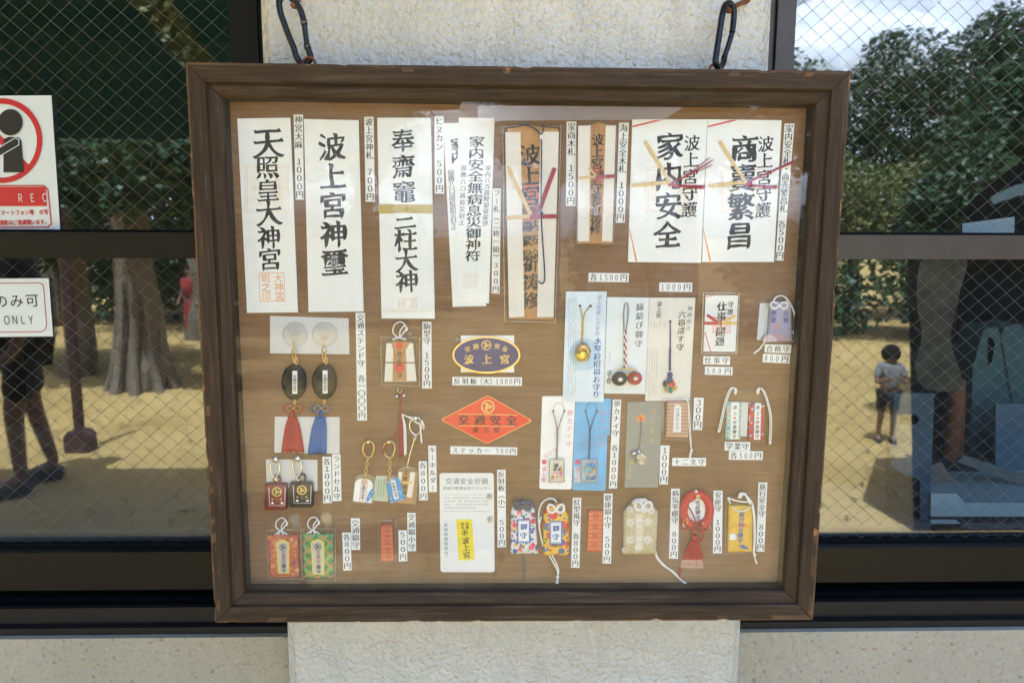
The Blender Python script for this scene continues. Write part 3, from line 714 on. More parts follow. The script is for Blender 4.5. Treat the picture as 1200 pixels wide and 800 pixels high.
g = ground_at(40, 572); person((g.x, g.y, 0), 1.66, R_(50), 'person in black shirt and black shorts reflected in the left window, standing', cloth_black, cloth_black, .10)
g = ground_at(1037, 518); person((g.x, g.y, 0), .70, R_(10), 'small dark haired child in white shirt reflected in right window', cloth_white_shaded, cloth_dark, .03, 'up', kid=True)
g = ground_at(226, 398); person((g.x, g.y, 0), 1.05, R_(20), 'small person in long red patterned robe reflected beside the left case edge', cloth_red, cloth_red, .02, skirt=True)
# rust brown sign post standing in the sand
a = ground_at(95, 528); mb = MB(); t_ = thing('marker_post', a, 'rust brown post with a boxed foot reflected in the left window', 'post')
mb.bx(a.x-.027, a.x+.027, a.y-.02, a.y+.02, .03, 1.62); mb.build('post', pm('rust_brown', (.075, .034, .024), .8, .3, 20), t_)
mb = MB(); mb.prism([(a.x-.08, a.y+.06, 0), (a.x+.08, a.y+.06, 0), (a.x+.08, a.y+.06, .11), (a.x+.05, a.y+.06, .145), (a.x-.05, a.y+.06, .145), (a.x-.08, a.y+.06, .11)], (0, -.12, 0)); mb.build('foot_box', MATS['rust_brown'], t_)

# ------------------------------------------------------------------ things inside the right window
YI = .33
def inside(pts, Y, th, mat, name, label, cat, par=None):
    mb = MB(); mb.prism([P(x, y, Y) for x, y in pts], (0, th, 0)); o = mb.build(name, mat, par)
    return tag(o, label, cat) if par is None else o
desk_m = pm('grey_desk', (.10, .10, .10), .6, .15, 10)
mb = MB(); mb.bx(.45, 2.8, .43, 1.2, .86, .90); tag(mb.build('counter_top', desk_m), 'grey counter top inside the right window', 'counter')
mb = MB(); mb.bx(-2.8, -.4, .43, 1.2, .86, .90); tag(mb.build('counter_top', desk_m), 'dark counter top inside the left window', 'counter')
blue_ac = clear('blue_tinted_plastic', .05, (.35, .5, .62), .6, .1, (.12, .18, .25))
tealp = pm('teal_paper', (.05, .105, .115), .6, .12, 20); trayw = pm('pale_plastic', (.40, .47, .48), .4, .06, 20)
# file stand with a D-shaped handle hole
fr = thing('file_stand', P(1075, 640, .44), 'pale blue plastic file stand with D-shaped handle hole in right window', 'file stand')
mb = MB(); Y = .44
outer = [(1049, 461), (1095, 461), (1091, 560), (1086, 640), (1079, 640), (1079, 562), (1060, 556), (1045, 546)]
hole = [(1053, 486), (1072, 486), (1077, 489), (1078, 493), (1076, 496), (1070, 498), (1053, 497)]
oi, hi_ = [P(*q, Y) for q in outer], [P(*q, Y) for q in hole]
tri = tessellate_polygon([oi, hi_]); allp = oi+hi_
d_ = Vector((0, .004, 0)); mb.add(allp+[p+d_ for p in allp], [list(t_) for t_ in tri]+[[i+len(allp) for i in t_] for t_ in tri])
mb.build('side_panel', blue_ac, fr)
mb = MB(); mb.prism([P(1080, 520, .445), P(1095, 461, .445), P(1088, 640, .445), P(1079, 640, .445)], (.004, .14, 0)); mb.build('back_panel', blue_ac, fr)
# letter trays
for k, (y0, y1, lb) in enumerate(((578, 606, 'upper white letter tray with notched front in right window'), (609, 638, 'lower white letter tray with notched front in right window'))):
    tr = thing('letter_tray', P(1200, y1, .43), lb, 'letter tray', 'letter trays'); mb = MB()
    mb.prism([P(x, y, .43) for x, y in ((1091, y0), (1121, y0), (1131, y0+11), (1420, y0+11), (1420, y1-1), (1091, y1-1))], (0, .004, 0)); mb.build('front_lip', trayw, tr)
    a, b2 = P(1091, y1-1, .434), P(1420, y1-1, .434); mb = MB(); mb.bx(a.x, b2.x, .434, .70, a.z, a.z+.003); mb.build('tray_floor', trayw, tr)
    mb = MB(); mb.bx(a.x, a.x+.003, .434, .70, a.z+.003, a.z+.034); mb.build('side_lip', trayw, tr)
inside([(1118, 566), (1300, 600), (1300, 604), (1090, 575), (1092, 545), (1104, 541)], .62, .004, pm('brown_sheet', (.17, .13, .11), .7, .1, 20), 'paper_sheet', 'brownish sheet lying aslant on the letter trays', 'paper')
inside([(1122, 541), (1132, 534), (1300, 588), (1300, 606)], .60, .012, pm('dark_grey_book', (.13, .14, .14), .6, .1, 20), 'notebook', 'dark grey notebook leaning on the letter trays', 'notebook')
# wooden post and paper bags
bg_ = thing('paper_bag', P(1180, 548, .80), 'teal paper bag with dark handle slot and fold behind the letter trays', 'paper bag'); Y = .80
mb = MB(); mb.prism([P(x, y, Y) for x, y in ((1137, 548), (1140, 430), (1153, 386), (1168, 382), (1173, 394), (1177, 383), (1193, 379), (1215, 400), (1262, 402), (1266, 548))], (0, .09, 0)); mb.build('body', tealp, bg_)
mb = MB(); mb.prism([P(x, y, Y-.004) for x, y in ((1159, 394), (1164, 398), (1166, 404), (1162, 425), (1158, 428))], (0, .003, 0)); mb.build('handle_slot', gasket, bg_)
mb = MB(); mb.prism([P(x, y, Y-.002) for x, y in ((1172, 396), (1174, 396), (1189, 480), (1192, 548), (1189, 548), (1186, 480))], (0, .0015, 0)); mb.build('fold_crease', pm('teal_shadow', (.02, .04, .045), .8), bg_)  # dark strip paints the shade of the gap in the bag
inside([(1167, 473), (1260, 473), (1260, 556), (1167, 556)], .70, .006, pm('pale_blue_board', (.09, .14, .20), .5, .08, 20), 'board', 'pale blue board standing in front of the teal paper bag', 'board')
inside([(1128, 262), (1189, 254), (1188, 292), (1128, 292)], .30, .001, pm('grey_paper', (.40, .46, .48), .7, .1, 20), 'paper_sheet', 'pale grey paper sheet standing behind the right middle rail', 'paper')
mb = MB(); a = P(1117, 560, .85); mb.tube([Vector((a.x, .85, .90)), Vector((a.x, .85, P(1117, 443, .85).z))], .026, 20); tag(mb.build('wooden_post', pm('brown_wood_post', (.34, .13, .045), .6, .2, 30)), 'round brown wooden post standing behind the file stand', 'post')
mb = MB(); kh = pm('khaki_cloth', (.075, .064, .042), .9, .4, 22, .6, .01); pts = [(1084, 300), (1074, 345), (1080, 395), (1072, 425), (1078, 448), (1096, 458), (1128, 456), (1122, 425), (1114, 395), (1124, 345), (1132, 300)]
mb.prism(smooth([P(x, y, .80) for x, y in pts], True, 5), (0, .03, 0)); tag(mb.build('hanging_cloth', kh), 'khaki cloth hanging behind the lower right pane above the wooden post', 'cloth')

# ------------------------------------------------------------------ signs on the left window
YS = .2335
sg_white = pm('sign_white', (.66, .72, .76), .35, .02, 10); sg_red = pm('sign_red', (.46, .02, .025), .4, .06, 20); sg_black = pm('sign_black', (.012, .012, .013), .45, .2, 20); sg_crim = pm('sign_crimson', (.36, .04, .09), .4, .06, 20)
def pl(mb, pts, Y, th=.0003): mb.prism([P(x, y, Y) for x, y in pts], (0, th, 0))
def stroke(mb, pts, wpx, Y, closed=False):
    n = len(pts)
    for i in range(n if closed else n-1):
        a, b_ = pts[i], pts[(i+1) % n]; dx, dy = b_[0]-a[0], b_[1]-a[1]; ln = math.hypot(dx, dy) or 1; nx, ny = -dy/ln*wpx/2, dx/ln*wpx/2; ex, ey = dx/ln*wpx*.15, dy/ln*wpx*.15
        pl(mb, [(a[0]+nx-ex, a[1]+ny-ey), (b_[0]+nx+ex, b_[1]+ny+ey), (b_[0]-nx+ex, b_[1]-ny+ey), (a[0]-nx-ex, a[1]-ny-ey)], Y)
r = thing('prohibition_sign', P(-30, 271, YS), 'white no filming sign with red ring stuck on upper left window', 'sign')
mb = MB(); pl(mb, [(-140, 113), (60, 112), (70.5, 270), (-135, 271)], YS, .001); mb.build('sign_board', sg_white, r)
cx, cy, ra = 2, 165, 44
mb = MB()
for i in range(60):
    a, b_ = R_(6*i), R_(6*i+6.05); pl(mb, [(cx+ra*1.08*math.cos(a), cy+ra*1.13*math.sin(a)), (cx+ra*1.08*math.cos(b_), cy+ra*1.13*math.sin(b_)), (cx+(ra-5.8)*1.08*math.cos(b_), cy+(ra-5.8)*1.13*math.sin(b_)), (cx+(ra-5.8)*1.08*math.cos(a), cy+(ra-5.8)*1.13*math.sin(a))], YS-.0012)
stroke(mb, [(-31, 131), (34, 199)], 7.5, YS-.0006); mb.build('red_ring', sg_red, r)
mb = MB(); pl(mb, [(12+14.5*math.cos(R_(i*12)), 143.5+15.5*math.sin(R_(i*12))) for i in range(30)], YS-.0015)
pl(mb, [(4, 163), (10, 160.5), (21, 161), (25, 165), (28, 202), (4, 202)], YS-.0015); stroke(mb, [(20, 166), (-4, 180)], 7.5, YS-.0018); mb.build('camera_person_symbol', sg_black, r)
mb = MB(); stroke(mb, [(18, 161.5), (22, 164), (22, 170), (-3, 184.5)], .9, YS-.0021); stroke(mb, [(18, 161.5), (-3, 174)], .9, YS-.0021); mb.build('arm_outline', sg_white, r)
mb = MB(); pl(mb, [(-80, 219), (53.5, 219), (55, 241.5), (-79, 242)], YS-.0012); stroke(mb, [(-80, 217.5), (51, 217.5), (56, 222), (60, 262), (56, 266), (-80, 266.5)], 1.3, YS-.0012); mb.build('red_panel', sg_red, r)
mb = MB(); htext(mb, 'REC', (23.5, 232), (52, 231.5), 13, 0, 'g', Y=YS-.0016, sx=.95); mb.build('white_lettering', sg_white, r)
mb = MB(); htext(mb, 'スマートフォン等での写', (-2, 249.5), (54, 248.5), 6.6, 0, 'gb', Y=YS-.0012, sx=.8); htext(mb, '撮影はご遠慮願います。', (2, 261), (55, 260), 6.4, 0, 'gb', Y=YS-.0012, sx=.85); mb.build('red_lettering', sg_red, r)
r = thing('notice_sign', P(-30, 395, YS), 'small white notice with thin crimson border on lower left window', 'sign')
mb = MB(); pl(mb, [(-130, 327), (57, 326), (62, 394), (-128, 396)], YS, .001); mb.build('sign_board', sg_white, r)
mb = MB(); stroke(mb, [(-120, 333), (46, 331.5), (50, 333.5), (51, 337), (54.5, 380), (53, 386), (48.5, 388.5), (-120, 390.5)], .9, YS-.0007); mb.build('border', sg_crim, r)
mb = MB(); htext(mb, 'のみ可', (1, 353), (37.5, 352), 16.5, 0, 'g', Y=YS-.0007); htext(mb, 'ONLY', (8, 375), (36, 374.5), 13.5, 0, 'g', Y=YS-.0007, sx=1.1); mb.build('lettering', sg_black, r)

# ================================================================== the display case
fd, fm, fl = (.013, .0075, .004), (.038, .0235, .012), (.084, .053, .028)
worn = (.30, .13, .045)
fr_x = wood('frame_wood_across', fd, fm, fl, 'x', 130, .72, (worn, .71), weather=.25); fr_z = wood('frame_wood_upright', fd, fm, fl, 'z', 130, .72, (worn, .72), weather=.2)
ed_x = wood('worn_edge_across', fm, fl, worn, 'x', 40, .7, (worn, .60)); ed_z = wood('worn_edge_upright', fm, fl, worn, 'z', 40, .7, (worn, .57))
case = thing('display_case', K(0, -CH/2, .03), 'dark wooden framed display case of shrine amulets hanging on the grey pillar', 'display case')
hw, hh = CW/2, CH/2
prof = [(0, .058), (0, .0035), (.0012, .0012), (.0035, 0), (.0085, .0003), (.0205, .0008), (.0225, .002), (.0230, .006), (.0245, .0065), (.0260, .0045), (.0365, .0075), (.0385, .009), (.0392, .0125), (.0392, .036), (.0392, .058)]
def rail(side):
    mb = MB(); n = 170; rng = random.Random(side); k = len(prof); o = 0
    hor = side in (0, 2); L_ = hw if hor else hh
    vs_ = []
    for i in range(n+1):
        t_ = -1+2*i/n
        for j, (s_, y) in enumerate(prof):
            a = t_*(L_-s_-.0005); ww = (hh if hor else hw)-s_
            j_ = .0007*noise.noise(Vector((t_*9, j*.8, side*3.7))) if j in (1, 2, 3, 4) else .0003*noise.noise(Vector((t_*5, j, side*2.2)))
            chip = 0
            if j in (1, 2, 3): chip = max(0, noise.noise(Vector((t_*22, 1.3, side*5.1)))-.35)*.006
            w_ = ww-abs(chip)+j_*.6; yy = y+abs(chip)*.6+j_*.4
            u, v_ = {0: (a, w_), 1: (w_, a), 2: (a, -w_), 3: (-w_, a)}[side]
            vs_.append(K(u, v_, yy))
    fs = []; mi = []
    for i in range(n):
        for j in range(k-1):
            q = [i*k+j, (i+1)*k+j, (i+1)*k+j+1, i*k+j+1]; fs.append(q if side in (0, 3) else q[::-1]); tt = -1+2*(i+.5)/n; low_ = (abs(tt)-.55 if side == 2 else -tt-.25 if side in (1, 3) else -.2)*.5; mi.append(1 if j in (1, 2) or (j == 3 and noise.noise(Vector((tt*13, side*4.4, 2.2)))+low_ > .37) else 0)
        fs.append([i*k+k-1, (i+1)*k+k-1, (i+1)*k, i*k]); mi.append(0)
    for i in (0, n): fs.append([i*k+j for j in range(k)]); mi.append(0)
    mb.v = vs_; mb.f = fs; mb.m = mi
    return mb.build('frame_rail', [fr_x, ed_x] if hor else [fr_z, ed_z], case)
for s_ in range(4): rail(s_)
board_m = wood('board_wood', (.165, .094, .042), (.23, .138, .068), (.29, .185, .102), 'x', 240, .7, bdist=.0002)
mb = MB(); i_ = .0385; mb.prism([K(-hw+i_, hh-i_, YB), K(hw-i_, hh-i_, YB), K(hw-i_, -hh+i_, YB), K(-hw+i_, -hh+i_, YB)], (0, .006, 0)); mb.build('back_board', board_m, case)
mb = MB(); i_ = .0398; mb.prism([K(-hw+i_, hh-i_, .0135), K(hw-i_, hh-i_, .0135), K(hw-i_, -hh+i_, .0135), K(-hw+i_, -hh+i_, .0135)], (0, .002, 0)); mb.build('clear_cover', acrylic, case)
# pale sheet painting the sky glare along the top of the cover
film = clear('sky_glare', .05, (.97, .97, .97), .05, .2, (.55, .53, .55))
mb = MB(); mb.prism([P(x, y, .0131) for x, y in ((559, 124), (800, 126), (779, 140), (560, 142))], (0, .0002, 0)); mb.build('glare_strip', film, case)
for x, y in ((362, 78), (838, 86)):                 # eyelets on the top rail
    a = P(x, y, .035); mb = MB(); pts = [a+Vector((.0075*math.sin(R_(i*20)), .0015*math.cos(R_(i*20)), -.0005+.0075*math.cos(R_(i*20))+.004)) for i in range(18)]
    mb.tube(pts, .0017, 8, True); mb.tube([a+Vector((0, 0, -.016)), a+Vector((0, 0, -.003))], .0017, 8); mb.build('eyelet', rust, case)
def ctube(pxp, Y, r, closed=False, n=12): return smooth([P(x, y, Y if not isinstance(Y, list) else Y[i]) for i, (x, y) in enumerate(pxp)], closed, 8)
cb = thing('carabiner', P(362, 75, .045), 'black steel snap hook seen broadside, left of the two above the case', 'carabiner', 'snap hooks holding the case')
mb = MB(); mb.tube(ctube([(356, 25), (352, 12), (345, 2), (336, -5), (328, 0), (328, 12), (333, 28), (339, 44), (344, 56), (347, 66), (353, 74), (360, 73), (364, 68), (362, 60), (360.5, 56)], .042, .0036), .0039, 12); mb.build('hook_body', blacksteel, cb, True)
mb = MB(); mb.tube(ctube([(356.3, 26.5), (358, 40), (360, 54.5)], .042, .0033), .0034, 12); mb.build('gate', blacksteel, cb, True)
mb = MB(); mb.tube(ctube([(356.0, 23.5), (356.6, 29.5)], .042, 0), .0043, 12); mb.build('gate_collar', pm('worn_steel', (.09, .09, .095), .35, .3, 200, metal=.9), cb, True); mb = MB(); mb.tube(ctube([(359.7, 52), (360.6, 57.5)], .042, 0), .0043, 12); mb.build('gate_collar', pm('worn_steel', (.09, .09, .095), .35, .3, 200, metal=.9), cb, True)
cb = thing('carabiner', P(840, 83, .045), 'black steel snap hook seen edge on, right of the two above the case', 'carabiner', 'snap hooks holding the case')
ys = [.030, .028, .028, .030, .034, .038, .042, .048, .056, .060, .058, .054, .052]
mb = MB(); mb.tube(ctube([(858, 38), (859.5, 26), (860, 14), (858, 7), (853.5, 4), (849, 8), (846, 20), (843, 40), (840, 60), (838.5, 73), (843, 80), (847.5, 74), (849, 66)], [.058, .060, .060, .058, .054, .048, .042, .038, .034, .032, .040, .050, .054], .0036), .0039, 12); mb.build('hook_body', blacksteel, cb, True)
mb = MB(); mb.tube(ctube([(857.7, 39.5), (854, 52), (849.6, 65)], [.058, .056, .054], .003), .0034, 12); mb.build('gate', blacksteel, cb, True)
for pts, ys, lb in (([(342, 4), (345, 8), (348, 4), (352, -6), (356, -12)], [.040, .042, .05, .075, .102], 'rusty screw hook in the pillar above the left snap hook'),
                    ([(856, 10), (853, 13), (857, 12), (864, 6), (877, 1)], [.052, .055, .062, .08, .102], 'rusty screw hook in the pillar above the right snap hook')):
    mb = MB(); mb.tube(ctube(pts, ys, .003), .0031, 10); tag(mb.build('wall_hook', rust, None, True), lb, 'hook', 'rusty hooks in the pillar')

# ------------------------------------------------------------------ price strips pinned to the board
GRP = 'price strips in the display case'
def strip(txt, quad, label, horiz=False, size=None, style='m', name='price_label', inset=None):
    mb = MB(); mb.slab(quad, .7+random.random()*.25, .35); o = mb.build(name, paper); tag(o, label, 'price label', GRP)
    (a, b_, c, d) = quad; n = len(txt); mb = MB(); mid = lambda p, q, t_=.5: (p[0]+(q[0]-p[0])*t_, p[1]+(q[1]-p[1])*t_)
    if not horiz:
        top, bot = mid(a, b_), mid(d, c); ln = math.hypot(bot[0]-top[0], bot[1]-top[1]); w_ = math.hypot(b_[0]-a[0], b_[1]-a[1])
        s_ = size or min(w_*.86, ln/n*1.02); mg = s_*.62/ln
        vtext(mb, txt, mid(top, bot, mg), mid(top, bot, 1-mg), s_, 1.02, style, sx=1)
    else:
        l_, r_ = mid(a, d), mid(b_, c); ln = math.hypot(r_[0]-l_[0], r_[1]-l_[1]); h_ = math.hypot(d[0]-a[0], d[1]-a[1])
        W = [(.56 if (ch in FW or ch in '()') else .5 if ch == ' ' else 1) for ch in txt]; s_ = size or min(h_*.86, ln/sum(W)*.97)
        m0, m1 = (W[0]/2*s_+1.4)/ln, 1-(W[-1]/2*s_+1.4)/ln
        htext(mb, txt, mid(l_, r_, m0), mid(l_, r_, m1), s_, 1.02, style)
    mb.build('lettering', ink, o)
Q = lambda *a: [(a[i], a[i+1]) for i in range(0, len(a), 2)]
for txt, quad, lb in (
    ('神宮大麻　1000円', Q(344, 134.5, 355, 134.5, 356, 234, 346.5, 234), 'vertical white price strip between the first and second tall paper talismans'),
    ('波上宮神札　700円', Q(426.8, 137, 437.8, 137, 439.3, 236.5, 428.5, 236.5), 'vertical white price strip between the second and third tall paper talismans'),
    ('ヒヌカン　500円', Q(509, 136.3, 520, 136.3, 520.5, 227, 509.5, 227), 'vertical white price strip right of the gold banded paper talisman'),
    ('フー札（二枚一組）300円', Q(577.5, 221, 587, 221, 585.5, 344, 576, 343.5), 'long vertical price strip right of the two overlapping paper slips'),
    ('家商木札　1500円', Q(664, 142.7, 675.5, 142.7, 674.5, 241.5, 663.2, 241.5), 'vertical white price strip between the bagged wooden talisman and the small wooden one'),
    ('海上安全木札　1000円', Q(725.5, 144, 737, 144, 732, 261, 721.5, 261), 'vertical white price strip right of the small wooden talisman'),
    ('家内安全札・商売繁昌札　各500円', Q(919.5, 145, 931, 145, 918, 305.5, 908.8, 305), 'longest vertical price strip at the right end of the top row'),
    ('交通ステンド守　各一〇〇〇円', Q(416.7, 366.5, 427.7, 366.5, 430, 492.5, 418.7, 492.5), 'long vertical price strip right of the red and blue tassel charms'),
    ('駒型守　1500円', Q(495, 377, 505.5, 377, 506, 455, 494.6, 455), 'vertical white price strip right of the bagged plaque amulet with bells'),
    ('ランドセル守', Q(389, 532, 399, 532, 400.2, 586.5, 389.8, 587), 'taller name strip of the two right of the satchel charms'),
    ('各1000円', Q(377.7, 535, 388, 535, 389, 588.8, 378.7, 589.3), 'shorter price strip of the two beside the black satchel charm'),
    ('キーホルダー', Q(501.8, 522, 511, 522, 512, 576, 502.5, 576.5), 'upper name strip of the two right of the key ring tags'),
    ('各800円', Q(490.6, 540.3, 500, 540.3, 501.3, 585.8, 491.4, 586.2), 'lower price strip of the two right of the key ring tags'),
    ('交通錦守', Q(411, 607, 421.6, 607, 422, 643.8, 412, 644), 'upper name strip of the two right of the green brocade amulet'),
    ('各800円', Q(401, 623.6, 411, 623.6, 412, 667.7, 402.4, 668.2), 'lower price strip of the two right of the green brocade amulet'),
    ('交通錦小守', Q(477.2, 600.6, 487, 600.6, 487.6, 645.3, 477.7, 645.6), 'upper name strip of the two right of the small orange amulet in its bag'),
    ('500円', Q(466.8, 621, 476.6, 621, 477.4, 657, 467.4, 657.4), 'lower price strip of the two right of the small orange amulet in its bag'),
    ('反射板（小）　500円', Q(582.5, 550.3, 592.5, 550, 593, 640.5, 583, 641), 'vertical white price strip right of the white sticker card'),
    ('夢カナイ守　各1000円', Q(718.3, 468, 728, 468, 723, 572, 713.4, 572), 'vertical white price strip between the sky blue card and the grey card'),
    ('300円', Q(813.4, 465.7, 824.8, 466, 822.8, 503.7, 811.8, 503.2), 'short vertical price strip right of the small orange patterned amulet'),
    ('1000円', Q(774, 521.7, 784.8, 521.7, 782.6, 567.5, 772.6, 567.1), 'short vertical price strip right of the grey card'),
    ('紅型風守　各800円', Q(671.2, 583, 681.3, 583, 679, 665, 669.2, 664.6), 'vertical white price strip between the yellow pouch and the plain orange amulet'),
    ('健康錦小守　500円', Q(707.7, 578, 718, 578, 716, 660, 706, 659.7), 'vertical white price strip right of the plain orange amulet without bag'),
    ('病気平癒守　800円', Q(786.6, 572.3, 796.8, 572.3, 794.4, 654.4, 784, 654), 'vertical white price strip between the beige flowered pouch and the red ring charm'),
    ('安産守　1000円', Q(836.2, 574.7, 847, 574.7, 846, 648, 835.6, 648), 'vertical white price strip between the red ring charm and the yellow amulet'),
    ('旅行安全守　800円', Q(888.8, 565, 899.3, 565, 895.6, 646, 886.4, 645.8), 'vertical white price strip right of the yellow amulet at the lower right'),
): strip(txt, quad, lb)
for txt, quad, lb in (
    ('各1500円', Q(690, 319.7, 737.2, 320.2, 736.6, 330.7, 689.6, 330), 'horizontal price strip above the pale blue card with a gold bell'),
    ('1000円', Q(772.8, 331, 811.3, 331.2, 811, 342, 772.4, 341.5), 'horizontal price strip above the cream card with a navy cord'),
    ('反射板(大)1000円', Q(530.2, 441.4, 611.8, 442, 611.5, 452, 530, 451.2), 'horizontal price strip under the blue oval plate'),
    ('ステッカー 500円', Q(528, 522.6, 606.3, 524, 606, 533, 527.7, 531.6), 'horizontal price strip under the red diamond sticker'),
    ('仕事守', Q(824.3, 417, 855.7, 417.8, 855.3, 427.5, 824, 426.7), 'upper strip under the small cased talisman with red and gold ribbon'),
    ('500円', Q(826.2, 429.3, 858.7, 430, 858.2, 439.7, 825.8, 438.8), 'lower strip under the small cased talisman with red and gold ribbon'),
    ('合格守', Q(896.4, 403.2, 927.3, 404.3, 926.5, 414, 896, 412.8), 'upper strip under the lavender bagged amulet'),
    ('800円', Q(894.3, 414.4, 925.8, 415.5, 925.2, 425.8, 893.7, 424.3), 'lower strip under the lavender bagged amulet'),
    ('学業守', Q(849.3, 517.7, 879.4, 518, 879, 528.2, 849, 527.7), 'upper strip under the pair of study amulets'),
    ('各500円', Q(854.4, 528.3, 894.2, 528.6, 893.7, 538.8, 854, 538.4), 'lower strip under the pair of study amulets'),
    ('十二支守', Q(788, 536.2, 827.5, 536.2, 827.3, 545.8, 787.6, 545.6), 'horizontal name strip under the small orange patterned amulet'),
): strip(txt, quad, lb, True)

# ================================================================== amulets and talismans on the board
def item(name, px, py, label, cat, group=None): return thing(name, P(px, py, H(1)), label, cat, group)
def sheet_(par, pts, h, th, mat=paper, name='paper_sheet'):
    mb = MB(); mb.slab(pts, h, th); return mb.build(name, mat, par)
def band(par, name, mat, segs, h, th=.5):           # ribbons: (x0,y0,x1,y1,width px)
    mb = MB()
    for k, (x0, y0, x1, y1, w_) in enumerate(segs):
        ln = math.hypot(x1-x0, y1-y0); nx, ny = -(y1-y0)/ln*w_/2, (x1-x0)/ln*w_/2; hk = h+.12*k
        mb.slab([(x0+nx, y0+ny), (x1+nx, y1+ny), (x1-nx, y1-ny), (x0-nx, y0-ny)], hk, th)
    return mb.build(name, mat, par)
def stamp(par, x0, y0, x1, y1, h, mat=ink_faintorange, n=4, name='seal_print'):
    mb = MB(); w_ = x1-x0; hh_ = y1-y0
    for q in (0, .05): mb.ringband([(x0+q*w_, y0+q*hh_), (x1-q*w_, y0+q*hh_), (x1-q*w_, y1-q*hh_), (x0+q*w_, y1-q*hh_)], .9, h, .03)
    r = random.Random(x0)
    for i in range(n):
        for j in range(n):
            cx, cy = x0+w_*(.14+.72*(i+.5)/n), y0+hh_*(.14+.72*(j+.5)/n); a, b_ = w_*.36/n, hh_*.36/n
            if .3 < (i+.5)/n < .7: continue
            mb.ringband(q4(cx-a, cy-b_, cx+a, cy+b_), .6, h+.04, .03)
            for k in range(2): yy = cy-b_*.4+k*b_*.8; mb.slab(q4(cx-a*.7, yy-.3, cx+a*.7, yy+.3), h+.04, .03)
    mb.ringband([(x0+w_*.5+w_*.3*math.cos(R_(i*20)), y0+hh_*.5+hh_*.36*math.sin(R_(i*20))) for i in range(18)], .6, h+.08, .03)
    return mb.build(name, mat, par)
def lines(par, specs, mat, name='lettering'):       # (v|h, text, a, b, size, h, style)
    mb = MB()
    for k, txt, a, b_, sz, h, st in specs: (vtext if k == 'v' else htext)(mb, txt, a, b_, sz, h, st)
    return mb.build(name, mat, par)
def sleeve_(par, pts, h, name='clear_sleeve', edge=.45):
    mb = MB(); mb.slab(pts, h, .15); mb.slab(pts, .25, .1); o = mb.build(name, sleeve, par)
    mb = MB(); n = len(pts)
    loop = [P(x, y, H(h*.55)) for x, y in dense(pts, 4)]; mb.tube(loop, edge/1000, 6, True); mb.build('sleeve_edge', sleeve_edge, o); return o
def inner(pts, k):
    cx = sum(p[0] for p in pts)/len(pts); cy = sum(p[1] for p in pts)/len(pts)
    return [(cx+(x-cx)*(1-k/max(1, abs(x-cx))), cy+(y-cy)*(1-k/max(1, abs(y-cy)))) for x, y in pts]

# ---- tall paper talismans
q = Q(278, 139, 340, 138, 349, 366, 289.5, 366.5)
t_ = item('paper_talisman', 314, 366, 'leftmost tall white paper talisman with orange seal at its foot', 'talisman')
sheet_(t_, q, 3.2, 2.6)
stamp(t_, 287, 193, 338, 249, 3.26)
lines(t_, [('v', '天', (314, 168), (314.5, 169), 38, 3.36, 'k'), ('v', '照皇', (313.5, 196), (314, 223.5), 28, 3.36, 'k'), ('v', '大', (315, 250), (315, 251), 32, 3.36, 'k'), ('v', '神宮', (315.3, 278.5), (316.5, 304), 28, 3.36, 'k')], ink)
mb = MB(); vtext(mb, '大神宮', (326, 326), (327.5, 347), 11.5, 3.3, 'g'); vtext(mb, '司之印', (311, 326), (312, 347), 11.5, 3.3, 'g'); mb.ringband(Q(303.5, 319.5, 333, 319, 334, 353, 304.5, 353.5), 1.0, 3.3, .03); mb.build('orange_seal', ink_orange, t_)

t_ = item('paper_talisman', 390, 365, 'second tall paper talisman from the left with five heavy brush characters', 'talisman')
sheet_(t_, Q(356, 139.5, 420, 141, 426, 365, 361.5, 365.5), 3.0, 2.5); lines(t_, [('v', '波上宮神璽', (389, 172.5), (392, 308), 33, 3.08, 'kb')], ink)
stamp(t_, 386.5, 297, 397, 318, 3.05, pm('grey_blue_print', (.5, .52, .55), .7), 2)

t_ = item('paper_talisman', 478, 373, 'tall folded paper talisman crossed by a gold band', 'talisman')
sheet_(t_, Q(442, 138, 505, 138, 509.5, 373.5, 447, 373), 1.6, 1.1, paper, 'backing_sheet')
sheet_(t_, Q(443.5, 138.5, 459.5, 138.5, 464, 363, 447.5, 363), 2.6, .8, paper, 'left_fold'); sheet_(t_, Q(484.5, 138.5, 504.5, 138.3, 508, 362.5, 491, 363), 2.9, .9, paper, 'right_fold')
sheet_(t_, Q(456.5, 138, 487.3, 138, 493.5, 363.5, 461.5, 363.5), 3.9, .8, paper, 'centre_fold')
lines(t_, [('v', '奉齋竈', (472, 165), (473.5, 225), 28, 4.0, 'k'), ('v', '三柱大神', (474.4, 257), (477, 330), 28, 4.0, 'k')], ink)
stamp(t_, 467, 349, 489, 361, 3.97, pm('pale_red_print', (.72, .62, .58), .7), 3)
band(t_, 'gold_band', pm('olive_gold', (.40, .31, .06), .45, .12, 300, metal=.2), [(443.5, 244.5, 507.5, 244.8, 10)], 4.5, .3)

